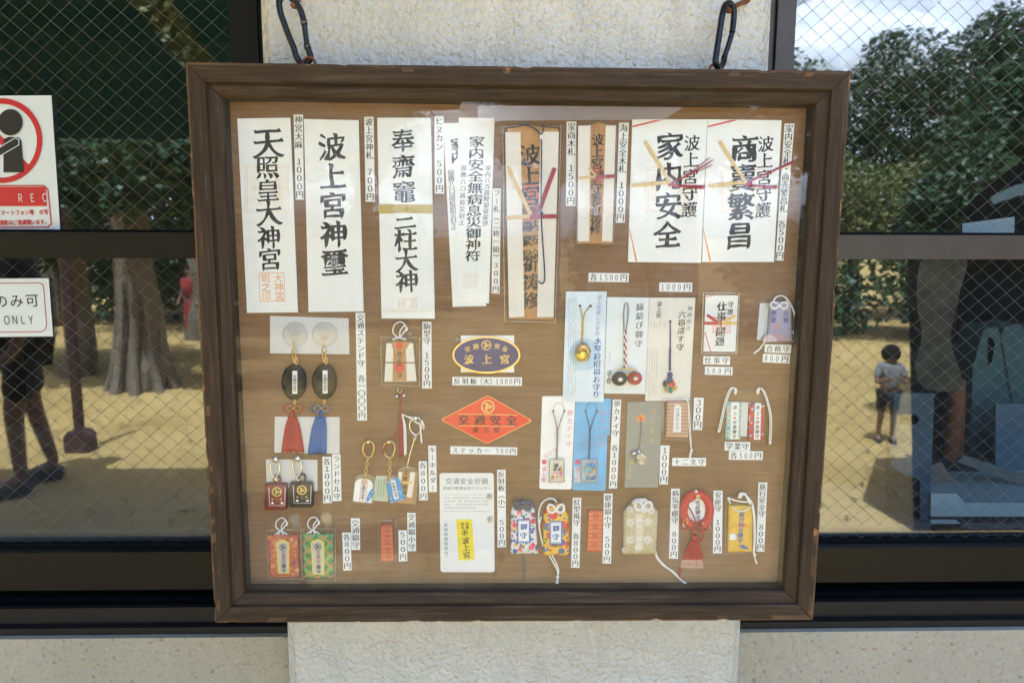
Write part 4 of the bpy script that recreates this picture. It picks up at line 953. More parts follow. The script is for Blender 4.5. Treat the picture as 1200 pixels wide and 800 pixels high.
# ---- two overlapping slips
t_ = item('paper_slip', 552, 359, 'rear paper slip of the overlapping pair, showing part of its writing', 'paper slip')
sheet_(t_, Q(519.3, 144.5, 538.5, 144, 570, 358.5, 530.5, 359.5), .9, .5)
lines(t_, [('v', '家内', (535.2, 169), (536, 184), 15, 1.0, 'kb')], ink); lines(t_, [('v', '屋敷八口諸疫疤災封止', (528.5, 203), (531.8, 266), 8, 1.0, 'k')], ink_grey, 'small_lettering')
t_ = item('paper_slip', 553, 355, 'front paper slip of the overlapping pair with a full column of writing', 'paper slip')
sheet_(t_, Q(537.6, 138, 579.5, 138.5, 573, 355.5, 532, 352.5), 2.0, .6)
mb = MB(); vtext(mb, '家内安全無病息災御神符', (558.7, 166), (553.8, 300), 18, 2.1, 'k', 1.05, .76); mb.build('lettering', ink, t_)
lines(t_, [('v', '家内八方諸障却衰祓部', (572, 197), (568.5, 262), 7, 2.1, 'k'), ], ink_grey, 'right_lettering'); lines(t_, [('v', '屋敷八口諸疫災封止', (543.5, 197), (541, 261), 7, 2.1, 'k')], ink_grey, 'left_lettering')
stamp(t_, 543, 320, 559, 338, 2.06, pm('pale_pink_print', (.74, .66, .62), .7), 2)

# ---- wooden talismans
def wooden(label, body, wl, wr, name='wooden_talisman', th=9):
    t_ = item(name, (body[0][0]+body[-1][0])/2, max(p[1] for p in body), label, 'wooden talisman')
    mb = MB(); mb.slab(body, th, th-.4); mb.build('wooden_plaque', cedar, t_)
    mb = MB(); mb.slab(wl, th+.7, .6); mb.build('paper_wing', paper_b, t_); mb = MB(); mb.slab(wr, th+.7, .6); mb.build('paper_wing', paper_b, t_); return t_
t_ = wooden('large wooden talisman in a clear bag with red and gold cords', Q(594.5, 151, 607, 149.3, 617, 146.5, 627, 147.5, 635, 149.5, 654, 151, 649, 374.5, 597, 373), Q(592, 155, 610, 155, 614.5, 371, 596.5, 372), Q(633, 154.5, 655, 154.5, 648.5, 371.5, 629.5, 371.5))
mb = MB(); mb.disc(620.5, 228, 12, 12, 9.05, .05); mb.disc(621, 250, 11, 9, 9.05, .05); mb.build('red_seal_print', pm('vermilion_print', (.52, .13, .05), .6, .3, 250), t_)
lines(t_, [('v', '波上宮', (621, 182), (621.5, 230), 25, 9.15, 'kb'), ('v', '商賣繁昌', (616, 249), (617.5, 299), 13.5, 9.15, 'kb'), ('v', '家内安全', (627.5, 247), (627, 298), 13, 9.15, 'kb'), ('v', '祈祷修', (622, 309), (621.5, 352), 21, 9.15, 'kb')], ink)
band(t_, 'gold_ribbon', straw, [(593, 255.5, 623, 253, 4.5), (595, 195, 622, 252, 4.4)], 11, .9)
band(t_, 'red_ribbon', maroon, [(621, 254, 652, 253.5, 4.8), (650, 197, 633, 244, 5), (633, 244, 625, 253, 5)], 11.2, .9)
mb = MB(); mb.cord([(608, 146.5), (617, 147), (627, 151), (634, 157), (637, 152), (637.5, 146)], 11.6, .0009); mb.cord([(634.5, 157), (634.5, 200), (634, 240), (634, 252), (636.5, 290), (638.5, 322), (637, 331), (633.5, 332), (631, 329)], 11.8, .00085); mb.ball(P(634.5, 250, H(12.2)), .0021); mb.build('navy_cord', navy, t_, True)
mb = MB(); mb.slab(q4(632.6, 158, 636.4, 163), 13, 1); mb.build('cord_clip', paper, t_)
sleeve_(t_, Q(589.5, 149.5, 600, 147, 630, 150, 657.5, 147.5, 655, 250, 650.5, 377.5, 591.5, 376.5, 590, 260), 13.2, edge=.6)

t_ = wooden('small wooden talisman with a red and gold cord, between two price strips', Q(679, 148, 691, 146.5, 701, 143.5, 711, 145.8, 720, 148, 717.5, 285.5, 677.5, 285), Q(677.5, 147.5, 692, 147, 690.5, 282.5, 676.8, 283), Q(710, 147.5, 721.8, 147, 717.5, 283, 705.5, 282.5), th=7)
mb = MB(); mb.disc(700.5, 205, 8, 10, 7.05, .05); mb.build('red_seal_print', MATS['vermilion_print'], t_)
lines(t_, [('v', '波上宮', (700.5, 164), (700, 192), 14.5, 7.15, 'kb'), ('v', '海上', (704, 203), (703.5, 214), 8, 7.15, 'kb'), ('v', '安全', (696.5, 204), (696.5, 214), 8, 7.15, 'kb'), ('v', '守護祈祷修', (699, 221), (698, 268.5), 13.5, 7.15, 'k')], ink)
band(t_, 'gold_ribbon', straw, [(677.5, 208.5, 700, 207, 2.8), (690, 197, 700, 207, 2.4)], 8.6, .6); band(t_, 'red_ribbon', maroon, [(698, 207.8, 721, 206.2, 4)], 8.9, .7)
sleeve_(t_, Q(675.5, 146, 700, 142.5, 723, 146.5, 719, 286.5, 675.8, 286), 9.8, edge=.35)

# ---- pair of big white envelopes
red_band = pm('red_print', (.55, .06, .05), .5); or_band = pm('orange_print', (.72, .28, .05), .5)
def envelope(label, q, big, bx_, small, sx_, stx, dx):
    t_ = item('paper_talisman', q[3][0]+40, q[3][1], label, 'talisman', None); sheet_(t_, q, 3.4, 2.8)
    (ax, ay), (bx2, by), (cx, cy), (ex, ey) = q
    mb = MB(); mb.slab([(ax+.4, ay+7.5), (ax+27, ay+.8), (ax+36, ay+.8), (ax, ay+9.6)], 3.5, .04); mb.build('corner_stripe', red_band, t_)
    mb = MB(); mb.slab([(ex+1.3, ey-38), (ex+2, ey-39), (ex+11, ey-1), (ex+8.8, ey-1)], 3.5, .04); mb.build('foot_stripe', or_band, t_)
    stamp(t_, stx, 196, stx+48, 249, 3.46)
    lines(t_, [('v', big, (bx_[0], bx_[1]), (bx_[2], bx_[3]), 33, 3.56, 'kb')], ink); lines(t_, [('v', small, (sx_[0], sx_[1]), (sx_[2], sx_[3]), 19, 3.56, 'k')], ink, 'side_lettering')
    band(t_, 'gold_ribbon', straw, [(ax-1+dx, 217.5, 785+ax-741, 213.5, 4.2), (756+ax-741-(1 if ax > 800 else 0), 165, 785+ax-741, 213, 4)], 4.8, .7)
    k = ax-741; r_ = random.Random(ax); mb = MB()
    for i in range(5):
        e = (833+k+r_.uniform(-3, 4), 185+i*2.1) if ax < 800 else (929+r_.uniform(-1, 1), 188.5+i*.7)
        mb.cord([(783+k, 215+i*.6), (805+k, 205+i*.4), e], 5.2, .00055)
        mb.cord([(783+k, 214+i*.9), (800+k, 217+i*.5), ((826 if ax < 800 else 911)+r_.uniform(-1, 1), 217.5+i*.9)], 5.0, .0006)
    mb.build('red_cord', maroon, t_, True)
    mb = MB(); mb.ball(P(784+k, 213, H(5.5)), .0028, (1.2, .6, 1)); mb.build('knot', straw, t_, True)
    return t_
envelope('wide white talisman envelope with red cords, left of the adjoining pair', Q(741, 140, 829, 140, 821.5, 308, 736, 307), '家内安全', (785, 171.5, 782, 275.5), '波上宮守護', (811, 168, 807.5, 246), 757, 0)
envelope('wide white talisman envelope with red cords, right of the adjoining pair', Q(829.4, 140, 916, 141, 907, 307, 822.5, 307), '商賣繁昌', (872.5, 175, 866.5, 276), '波上宮守護', (897.5, 169, 894, 246.5), 845, 2)

# ---- road safety tassel charms
t_ = item('backing_film', 362, 414, 'pale translucent sheet behind the two clear suction cups', 'film sheet'); sheet_(t_, Q(316.5, 370, 408.5, 373, 409.5, 415, 316.5, 414), .6, .3, frost, 'sheet')
t_ = item('backing_film', 360, 531, 'pale translucent sheet behind the red and blue tassels', 'film sheet'); sheet_(t_, Q(322, 488, 398, 488.5, 398, 531.5, 321.5, 530), .6, .3, frost, 'sheet')
def tassel(mb, x, y0, y1, w0, w1, h, seed, lean=0):
    r_ = random.Random(seed); n = 30
    for i in range(n):
        u = (i+.5)/n*2-1; hz = h+2.2*math.sqrt(max(0, 1-u*u))*r_.uniform(.3, 1)
        xa, xb = x+u*w0/2, x+lean+u*w1/2+r_.uniform(-.8, .8); yb = y1+r_.uniform(-1.2, .8)
        mb.cord([(xa, y0), (xa*.6+xb*.4+u*1.2, y0+(y1-y0)*.35), (xb, yb)], [hz+.6, hz+.5, hz], .00062, 5, sub=3)
    mb.pillow([(x-w0/2, y0), (x+w0/2, y0), (x+lean+w1/2-.7, y1-2), (x+lean-w1/2+.7, y1-2)], h-.3, 2.2)
def bowknot(mb, x, y, s_, h, r_):
    for k in (-1, 1): mb.cord([(x, y), (x+k*s_*.5, y-s_*.42), (x+k*s_, y-s_*.1), (x+k*s_*.75, y+s_*.35), (x+k*.2*s_, y+s_*.15), (x, y)], [h, h+.8, h+.6, h+.4, h+1, h+.4], r_, 7)
    mb.ball(P(x, y, H(h+.6)), r_*1.8)
def cup_charm(x, y, name, mat, label, lt):
    t_ = item('tassel_charm', x, lt[2], label, 'charm', 'road safety tassel charms with suction cups')
    mb = MB()
    for rr, h in ((14.2, 1.2), (6, 3.5)): mb.disc(x, y, rr, rr, h, .5, 28)
    o = mb.build('suction_cup', cup_vinyl, t_); mb = MB(); mb.tube([P(x+14.2*math.cos(R_(i*12)), y+14.2*math.sin(R_(i*12)), H(1.4)) for i in range(30)], .0005, 6, True); mb.build('cup_rim', pm('cup_edge', (.5, .5, .5), .2, .1, 100), o, True)
    mb = MB(); mb.ball(P(x-6, y-6, H(3.5)), .003, (1, .5, 1)); mb.ball(P(x-1, y+5, H(4.6)), .0035, (1.2, .5, .9)); mb.build('cup_nub', cup_vinyl, t_, True)
    mb = MB(); mb.cord([(x-2.5, y+9), (x-1.5, y+14), (x, y+18)], 4, .0008); mb.ball(P(x-1, y+19.5, H(4)), .0032, (1, .7, 1)); mb.cord([(x-1, y+22), (x-2.6, y+27), (x-1, y+33), (x+1.4, y+29), (x+.5, y+23)], 4, .0006, closed=True); mb.cord([(x+.4, y+26), (x-.2, y+31), (x+2, y+35), (x+3.2, y+29)], 4.4, .0006, closed=True)
    mb.cord([(x-.5, y+76), (x-1.5, y+79), (x-.5, y+82), (x+1, y+79)], 4, .0006, closed=True); mb.build('metal_links', brass, t_, True)
    cx, cy = x+(-.3 if x < 360 else .2), y+55; mb = MB()
    loop = [(cx+14.8*math.cos(R_(i*9)), cy+21*math.sin(R_(i*9))) for i in range(40)]
    mb.pillow(loop[::1], 1, 8, ((1, 0), (1, .4), (.93, .62), (.86, .70), (.80, .82), (.5, 1))); mb.build('black_oval', black_lq, t_, True)
    mb = MB(); mb.slab(q4(cx-2.7, cy-12.5, cx+2.8, cy+14.3), 10.2, 1.6); o = mb.build('paper_slip', paper, t_)
    lines(o and t_, [('v', '交通安全守', (cx, cy-6), (cx, cy+10), 4.3, 10.3, 'kb')], ink)
    mb = MB(); bowknot(mb, lt[0], lt[1]-10, 10, 2.2, .0011); mb.cord([(lt[0], lt[1]-8), (lt[0], lt[1]+1)], 3, .0028); tassel(mb, lt[0], lt[1]-1, lt[2], lt[3], lt[4], 1.6, x, lt[5]); mb.build('tassel', mat, t_, True)
    mb = MB(); bowknot(mb, lt[0]+1, lt[1]-10.5, 8.5, 3.4, .00045); mb.build('gold_thread', gold_flat, t_, True)
cup_charm(345.6, 392, 'r', crimson, 'charm with black oval and red tassel hung from a clear suction cup', (342.8, 489, 530.5, 9, 27, 0))
cup_charm(380.6, 391.5, 'b', blue_cord, 'charm with black oval and blue tassel hung from a clear suction cup', (375.5, 489, 532.5, 11, 23, -4))

# ---- satchel charms
t_ = item('backing_film', 342, 575, 'pale translucent sheet behind the two tiny satchel charms', 'film sheet'); sheet_(t_, Q(311.5, 538, 372, 538.5, 372, 575, 312.5, 568), .6, .3, frost, 'sheet')
def satchel(x0, y0, x1, y1, mat, label, cx, cy):
    t_ = item('satchel_charm', (x0+x1)/2, y1, label, 'charm', 'tiny school satchel charms')
    mb = MB(); mb.pillow(rrect(x0, y0, x1, y1, 2.5), .5, 9, ((1, 0), (1, .7), (.97, .9), (.92, 1))); mb.build('satchel_body', mat, t_, True)
    w_ = x1-x0; hh_ = y1-y0; st = [(x0+w_*.12, y0+hh_*.2), (x0+w_*.15, y1-hh_*.1), (x1-w_*.15, y1-hh_*.1), (x1-w_*.12, y0+hh_*.2)]
    mb = MB(); mb.tube([P(x, y, H(9.5)) for x, y in st], .00045, 6); mb.build('white_piping', white_cord, t_)
    mb = MB(); mb.disc((x0+x1)/2-.5, y0+hh_*.38, 5.8, 5.6, 9.75, .4); o = mb.build('gold_crest', gold_flat, t_); mb = MB(); crest(mb, (x0+x1)/2-.5, y0+hh_*.38, 4.6, 9.85); mb.build('crest_pattern', ink, o)
    mb = MB()
    for k in (.28, .72): mb.ball(P(x0+w_*k, y1-hh_*.19, H(9.6)), .0022, (1, .5, 1))
    mb.build('stud', silver, t_, True)
    mb = MB(); htext(mb, '波上宮', (x0+w_*.28, y0+hh_*.66), (x0+w_*.68, y0+hh_*.66), 3.4, 9.7, 'g'); mb.build('gold_lettering', gold_flat, t_)
    mb = MB(); lx = (x0+x1)/2; mb.cord([(lx-3, y0+2), (lx-3.5, y0-5), (lx, y0-8), (lx+3.5, y0-5), (lx+3, y0+2)], 5, .0014); mb.build('leather_loop', mat, t_, True)
    mb = MB(); mb.cord([(cx-1, cy+10), (cx-5, cy+3), (cx-6, cy-6), (cx-1, cy-12), (cx+4, cy-7), (cx+4, cy+2)], 6, .0011, 7, True); mb.ball(P(cx, cy-12, H(6)), .0042, (1, .8, 1.1)); mb.cord([(cx-1, cy+10), (cx+1, cy+14), (lx, y0-5)], 6, .0011); mb.build('clasp', silver, t_, True)
satchel(312, 564.5, 337.5, 595, pm('oxblood_leather', (.16, .015, .022), .4, .15, 200, .3), 'tiny dark red school satchel charm with gold crest', 323, 550)
satchel(340.5, 563, 368, 592, pm('black_leather', (.014, .014, .016), .4, .2, 200, .3), 'tiny black school satchel charm with gold crest', 349, 549)

# ---- brocade amulets with yellow edged badge
def cordloop(mb, x, y, s_, h, r_=.0009, seed=0):
    mb.cord([(x, y), (x-s_*.9, y-s_*.8), (x-s_*.7, y-s_*2), (x+s_*.3, y-s_*2.5), (x+s_*1.1, y-s_*1.7), (x+s_*.7, y-s_*.8), (x, y)], [h, h+.8, h+1.4, h+1.2, h+.8, h+1.2, h], r_, 7)
    mb.cord([(x+1, y), (x+s_*.2, y-s_*1.1), (x+s_*.9, y-s_*1.9), (x+s_*1.3, y-s_*1.3), (x+s_*.6, y-s_*.9)], h+1.6, r_, 7)
def brocade_amulet(x0, y0, x1, y1, mat, label, bx_, loopx):
    t_ = item('brocade_amulet', (x0+x1)/2, y1, label, 'amulet', 'brocade traffic amulets in clear bags')
    mb = MB(); mb.pillow([(x0, y0), (x1, y0), (x1+1, y1), (x0+2, y1)], .4, 5); mb.build('pouch', mat, t_, True)
    a, b_ = bx_; mx = (a+b_)/2; hh_ = y1-y0; top, bot = y0+hh_*.13, y1-hh_*.07
    mb = MB(); mb.slab([(mx, top), (b_, top+4), (b_-.3, bot), (a+2.4, bot), (a, top+4)], 5.9, .5); mb.build('yellow_badge', pm('badge_yellow', (.74, .62, .08), .5, .05, 60), t_)
    mb = MB(); mb.slab([(mx, top+2), (b_-2.2, top+5.5), (b_-2.2, bot-1), (a+4.2, bot-1), (a+2, top+5.5)], 6.1, .15); mb.build('silver_badge', pm('badge_silver', (.50, .50, .46), .45, .05, 60), t_)
    mb = MB(); mb.disc(mx+.2, top+9.5, 3.9, 3.9, 6.25, .1); mb.build('crest_disc', ink, t_); mb = MB(); crest(mb, mx+.2, top+9.5, 3.4, 6.35); mb.build('crest_pattern', MATS['badge_silver'], t_)
    lines(t_, [('v', '交通安全', (mx+.8, top+16), (mx+1.3, bot-11), 5.2, 6.25, 'kb')], pm('brown_red_ink', (.25, .07, .04), .6), 'red_lettering'); lines(t_, [('v', '御守', (mx+1.2, bot-8.5), (mx+1.4, bot-3.5), 5.2, 6.25, 'kb')], ink)
    mb = MB(); cordloop(mb, loopx, y0-3, 6.2, 3); mb.cord([(loopx-7, y0+1), (loopx, y0-3), (loopx+8, y0+1)], 4, .001); mb.cord([(loopx-3, y0+1), (loopx, y0-3.4), (loopx+3, y0+1)], 4.5, .001); mb.build('white_cord', white_cord, t_, True)
    mb = MB(); mb.disc(loopx+16, y0-17, 7, 7, 2, .6); mb.disc(loopx+16, y0-17, 4, 4, 3.5, .6); mb.disc(loopx+18, y0-9, 5, 4.5, 2, .6); mb.build('suction_cup', bubble, t_)
    sleeve_(t_, [(x0-1.5, y0-4.5), (x1+1.8, y0-5), (x1+2.6, y1+3), (x0+.5, y1+3)], 7)
brocade_amulet(314, 625, 350.5, 675, brocade('orange_brocade', (.46, .13, .05), [(.60, .24, .07), (.50, .10, .06), (.62, .36, .14), (.36, .08, .07)], 150, .45, 330, [(.60, .20, .05), (.62, .42, .3)], .22), 'orange brocade amulet in clear bag at the lower left', (323.5, 339), 329)
brocade_amulet(354.5, 624, 391, 676.5, lattice('green_brocade', (.10, .24, .09), (.24, .40, .12), (.42, .27, .10), 120), 'green zigzag brocade amulet in clear bag at the lower left', (364, 380), 366.5)

# ---- plaque amulet with bells and streamers
t_ = item('plaque_amulet', 469, 451, 'wooden plaque amulet in a clear bag with white cord loop', 'amulet')
mb = MB(); mb.slab(Q(451, 401, 458, 398, 468, 396, 480, 397.5, 486, 401, 490, 448, 448.5, 448.5), 6, 5); mb.build('plaque_frame', pm('dark_wood_edge', (.12, .08, .05), .6), t_)
mb = MB(); mb.slab(Q(452.8, 402, 484, 402, 488, 446.5, 450.5, 447), 6.8, .7); mb.build('paper_wing', paper_b, t_)
mb = MB(); mb.slab(Q(458, 400.5, 481, 400.5, 475.5, 410, 476.5, 446.3, 460, 446.5, 461, 410), 7.6, .7); mb.build('wood_panel', cedar, t_)
mb = MB(); mb.disc(468, 405.2, 4.2, 4.2, 7.75, .1); mb.disc(468, 430, 5.5, 6, 7.7, .05); mb.build('red_seal', ink_red, t_)
lines(t_, [('v', '波上宮', (468, 414), (468, 427), 6, 7.9, 'k'), ('v', '守', (468.5, 440), (468.5, 441), 6, 7.9, 'k')], ink)
mb = MB(); mb.tube([P(450.5, 424.6, H(8.2)), P(488, 425, H(8.2))], .0006, 6); mb.cord([(461, 408), (467, 424), (475, 408)], 8.2, .0003); mb.build('brown_thread', pm('brown_thread', (.12, .05, .04), .6), t_)
mb = MB(); cordloop(mb, 467.5, 396, 7.6, 4); mb.cord([(460, 398), (467, 395.5), (476, 398)], 6, .0011); mb.build('white_cord', white_cord, t_, True)
sleeve_(t_, Q(446, 394.5, 492, 395.5, 491.5, 452, 447.5, 451), 9)
t_ = item('bell_streamer', 469, 536, 'dark red and white streamer with two small bells under the plaque amulet', 'charm')
mb = MB(); mb.ball(P(465, 464.3, H(4)), .0031); mb.ball(P(473.3, 463.3, H(4)), .0031); mb.cord([(467, 454), (466, 457), (469.5, 460), (471, 456)], 3, .0005); mb.build('bell', silver, t_, True)
mb = MB(); mb.cord([(469.5, 460), (469.7, 472), (469.8, 486)], 5, .0012)
for k in range(6): mb.cord([(469.8, 484), (469+k*.7-1, 500), (468.3+k*.85, 535+k%2)], [5, 4.6+k%2*.6, 4+k%2*.6], .00072, 5)
mb.cord([(469.5, 487), (467, 503), (458, 516), (450.5, 524), (449.5, 532)], [5, 4, 5, 7, 7], .0012); mb.build('red_streamer', maroon, t_, True)
mb = MB()
for k in range(3): mb.cord([(471, 485), (473.2+k*1.0, 500), (474+k*1.0, 534-k)], [5, 4.4, 4], .00075, 5)
mb.cord([(471, 485), (478, 488), (490, 490), (496, 496), (496.5, 503)], [5, 5.4, 6, 8, 8], .0009); mb.cord([(478, 488), (489, 495.5), (492, 497), (494, 519)], [5.4, 6.6, 8, 8], .0011); mb.build('white_streamer', white_cord, t_, True)

# ---- key ring tags
def keyring(mb, x, y, s_=1, h=5):
    mb.cord([(x-6*s_, y+2), (x-5.5*s_, y-6), (x, y-11*s_), (x+6*s_, y-7), (x+6.5*s_, y), (x+3*s_, y+8), (x-2*s_, y+8)], h, .0011, 7, True); mb.ball(P(x-.5, y-9*s_, H(h+1)), .0034, (1, .6, 1)); mb.ball(P(x, y+9*s_, H(h)), .0022)
def chain(mb, a, b_, n, h=5):
    for i in range(n):
        c = (a[0]+(b_[0]-a[0])*(i+.5)/n, a[1]+(b_[1]-a[1])*(i+.5)/n); L2 = math.hypot(b_[0]-a[0], b_[1]-a[1])/n*.62; w_ = 1.9 if i % 2 else 1.0
        mb.cord([(c[0], c[1]-L2), (c[0]+w_, c[1]), (c[0], c[1]+L2), (c[0]-w_, c[1])], h+.3*(i % 2), .00055, 5, True, 3)
def arch(cx, cy, w_, h_, ang):
    pts = [(w_/2, h_/2), (-w_/2, h_/2)]+[(-w_/2*math.cos(R_(a)), -h_/2+w_*.36-w_*.36*math.sin(R_(a))) for a in range(0, 181, 15)]
    c, s_ = math.cos(R_(ang)), math.sin(R_(ang)); return [(cx+x*c-y*s_, cy+x*s_+y*c) for x, y in pts]
GK = 'key ring tags'
t_ = item('key_ring_tag', 427, 590, 'white arched key ring tag with blue flourish, leftmost of the key rings', 'key ring', GK)
mb = MB(); keyring(mb, 431.5, 527); chain(mb, (430.5, 537), (427.5, 562), 6); mb.cord([(425, 562), (427.5, 560), (429.5, 563), (427, 566)], 6, .0008, closed=True); mb.build('metal_ring', brass, t_, True)
mb = MB(); mb.slab(arch(426.5, 572.5, 24, 35, 6), 5, 4); mb.build('acrylic_body', bubble, t_); mb = MB(); mb.slab(arch(425.8, 574, 21.5, 28, 6), 5.4, .3); mb.build('white_insert', card_w, t_)
mb = MB(); mb.slab(Q(423.6, 563.5, 431, 564.2, 428, 587.5, 420.8, 586.5), 5.6, .1); mb.build('red_border', ink_red, t_); mb = MB(); mb.slab(Q(424.2, 564, 430.3, 564.8, 427.5, 587, 421.4, 586.2), 5.7, .1); mb.build('name_panel', paper, t_)
lines(t_, [('v', '交通安全守', (426.6, 567.5), (424.4, 583.5), 4.4, 5.8, 'kb')], ink)
mb = MB(); mb.cord([(430, 585), (433, 578), (436, 573), (433, 579), (437, 578), (432, 585), (430, 587)], 5.9, .0012); mb.build('blue_flourish', pm('flourish_blue', (.06, .32, .66), .5), t_, True)
t_ = item('key_ring_tag', 447, 587, 'pale green tag half hidden behind the blue key ring tag', 'tag', GK); mb = MB(); mb.slab(Q(440.5, 557.5, 454, 557, 455, 587.5, 435.5, 586), 1.6, 1.2); mb.build('tag_body', pm('pale_green_card', (.50, .56, .44), .5, .1, 60), t_)
mb = MB()
for k in range(3): mb.slab(Q(443+k*3.2, 561, 444.4+k*3.2, 561, 443.5+k*3.2, 582, 442+k*3.2, 582), 1.75, .1)
mb.build('green_stripes', pm('stripe_green', (.30, .42, .26), .6), t_)
t_ = item('key_ring_tag', 464, 590, 'sky blue patterned arched key ring tag with white name panel', 'key ring', GK)
mb = MB(); keyring(mb, 456, 527); chain(mb, (457, 537), (456.5, 562), 6); mb.cord([(453, 561), (456, 559), (458, 562), (455, 565)], 7, .0008, closed=True); mb.build('metal_ring', brass, t_, True)
mb = MB(); mb.slab(arch(462.5, 572.5, 19, 32, -14), 6.4, 3.2); mb.build('acrylic_body', bubble, t_); mb = MB(); mb.slab(arch(462.8, 573.5, 17.5, 28, -14), 6.8, .3); mb.build('blue_insert', brocade('blue_pattern', (.08, .30, .60), [(.16, .45, .70), (.5, .35, .5), (.08, .24, .55)], 260, .4), t_)
mb = MB(); mb.slab(Q(458, 563, 463, 562, 467.3, 583.5, 462, 584.5), 7, .1); mb.build('name_panel', paper, t_); lines(t_, [('v', '交通安全守', (460.8, 566.5), (464.3, 581), 3.8, 7.1, 'kb')], ink)
t_ = item('key_ring_tag', 478, 591, 'wooden talisman key ring tag with white wings, rightmost of the key rings', 'key ring', GK)
mb = MB(); keyring(mb, 487, 500, 1.1, 7); mb.cord([(477.5, 545), (480, 534), (486, 513)], 6, .0008); chain(mb, (487, 508), (485.5, 516), 3, 7); mb.ball(P(477.5, 546.5, H(6)), .0022); mb.build('metal_ring', silver, t_, True)
mb = MB(); mb.slab(arch(477, 568, 24, 44, 5), 4.6, 3.6); mb.build('acrylic_body', bubble, t_)
mb = MB(); mb.slab(Q(467, 552, 487.5, 552, 485, 590, 466.5, 589), 5, .3); mb.build('wood_panel', cedar, t_)
mb = MB(); mb.slab(Q(481, 553, 486.5, 553, 482.5, 583, 476.5, 582), 5.3, .2); mb.slab(Q(466.5, 553, 471.5, 553, 470, 565, 468, 566), 5.3, .2); mb.build('paper_wing', paper_b, t_)
band(t_, 'gold_ribbon', gold_flat, [(468, 564.8, 483, 565.2, 2.6)], 5.7, .2); lines(t_, [('v', '上宮', (475.5, 553.5), (475, 560.5), 5.5, 5.4, 'kb'), ('v', '安全', (474.5, 570.5), (474, 576.5), 5.2, 5.4, 'kb')], ink)

# ---- small orange amulets
or_m = lattice('orange_silk', (.56, .14, .06), (.66, .22, .10), (.46, .10, .05), 330)
t_ = item('small_amulet', 453, 658, 'small orange amulet in a clear bag above the case foot', 'amulet')
mb = MB(); mb.pillow(Q(446, 614.5, 459.8, 614, 462.5, 657, 446.3, 657.5), .4, 3.2); mb.build('pouch', or_m, t_, True); lines(t_, [('v', '交通安全守', (453, 620), (454.5, 652), 6.5, 3.75, 'g')], pm('deep_orange_ink', (.36, .06, .03), .6), 'lettering')
mb = MB(); mb.slab(Q(448, 611, 453, 609.5, 459, 611.5, 460, 614.5, 446.5, 615), 2.2, 1.6); mb.build('dark_fold', pm('dark_fold', (.2, .07, .04), .7), t_); sleeve_(t_, Q(443.7, 609, 464.4, 609.3, 463.5, 660, 444.2, 659.5), 4.4, edge=.35)
t_ = item('small_amulet', 697, 645, 'plain orange brocade amulet without bag between two price strips', 'amulet')
mb = MB(); mb.pillow(Q(689.5, 597, 706.8, 597.3, 705, 646, 687.3, 645.3), .4, 3.4); mb.build('pouch', or_m, t_, True); lines(t_, [('v', '健康御守', (698, 605), (696.5, 639), 7.5, 3.95, 'g')], MATS['deep_orange_ink'])

# ---- blue oval plate and red diamond
t_ = item('paper_sheet', 571, 436, 'white paper rectangle showing behind the blue oval plate', 'paper'); sheet_(t_, Q(540, 393, 602.5, 393, 602.5, 436.2, 540, 436), .5, .3, paper, 'sheet')
t_ = item('oval_plate', 570, 437, 'blue oval reflector plate with gold rim and gold writing', 'plate')
mb = MB(); mb.disc(570, 415.8, 39.8, 21.7, 3.2, 2.4, 56); mb.build('gold_rim', gold, t_); mb = MB(); mb.disc(570, 415.8, 37.8, 19.8, 3.5, .5, 56); mb.build('blue_face', pm('oval_blue', (.016, .02, .15), .35, .12, 60), t_)
mb = MB(); htext(mb, '波上宮', (549.5, 421), (591.5, 421), 12, 3.6, 'kb')
for ch, x, y, a in (('交', 548, 409, .3), ('通', 557.5, 405.8, .12), ('安', 582.5, 405.5, -.12), ('全', 591.5, 408.6, -.3)): put(mb, ch, P(x, y, H(3.6)), 7*pxs(x, y, YB), 'kb', a)
mb.build('gold_lettering', gold_flat, t_); mb = MB(); mb.disc(570, 404.5, 5.9, 5.9, 3.62, .05); o = mb.build('gold_crest', gold_flat, t_); mb = MB(); crest(mb, 570, 404.5, 5.2, 3.72); mb.build('crest_pattern', MATS['oval_blue'], o)
t_ = item('diamond_sticker', 571, 520, 'bright red diamond sticker with gold outline and black writing', 'sticker')
D = Q(516.6, 491.5, 519, 489.3, 568.5, 464, 571.6, 463.2, 574.5, 464, 621.5, 490.5, 623.8, 492.6, 621.5, 494.6, 574, 518.8, 571, 520, 568, 519, 519, 493.7)
mb = MB(); mb.slab(D, 1.2, .7); mb.build('red_face', pm('diamond_red', (.64, .030, .012), .45, .06, 40), t_)
mb = MB(); n = len(D)
for i in range(n):
    a, b_ = D[i], D[(i+1) % n]; f = lambda p, k: (570.5+(p[0]-570.5)*k, 491.7+(p[1]-491.7)*k); mb.slab([f(a, .985), f(b_, .985), f(b_, .955), f(a, .955)], 1.25, .04)
mb.slab(Q(537, 484.6, 606.5, 485.6, 607.5, 486.4, 535.5, 485.4), 1.25, .04); mb.slab(Q(537, 498.3, 604, 499, 602.5, 499.8, 538.5, 499.1), 1.25, .04); mb.build('gold_lines', gold_flat, t_)
mb = MB(); mb.disc(571.8, 476.3, 8, 8, 1.3, .05); o = mb.build('gold_crest', gold_flat, t_); mb = MB(); crest(mb, 571.8, 476.3, 7, 1.4); mb.build('crest_pattern', MATS['diamond_red'], o)
lines(t_, [('h', '交通安全', (543.5, 491.8), (599, 492.6), 13, 1.35, 'kb'), ('h', '波上宮', (557, 503.2), (582, 503.6), 7.5, 1.35, 'kb')], ink)

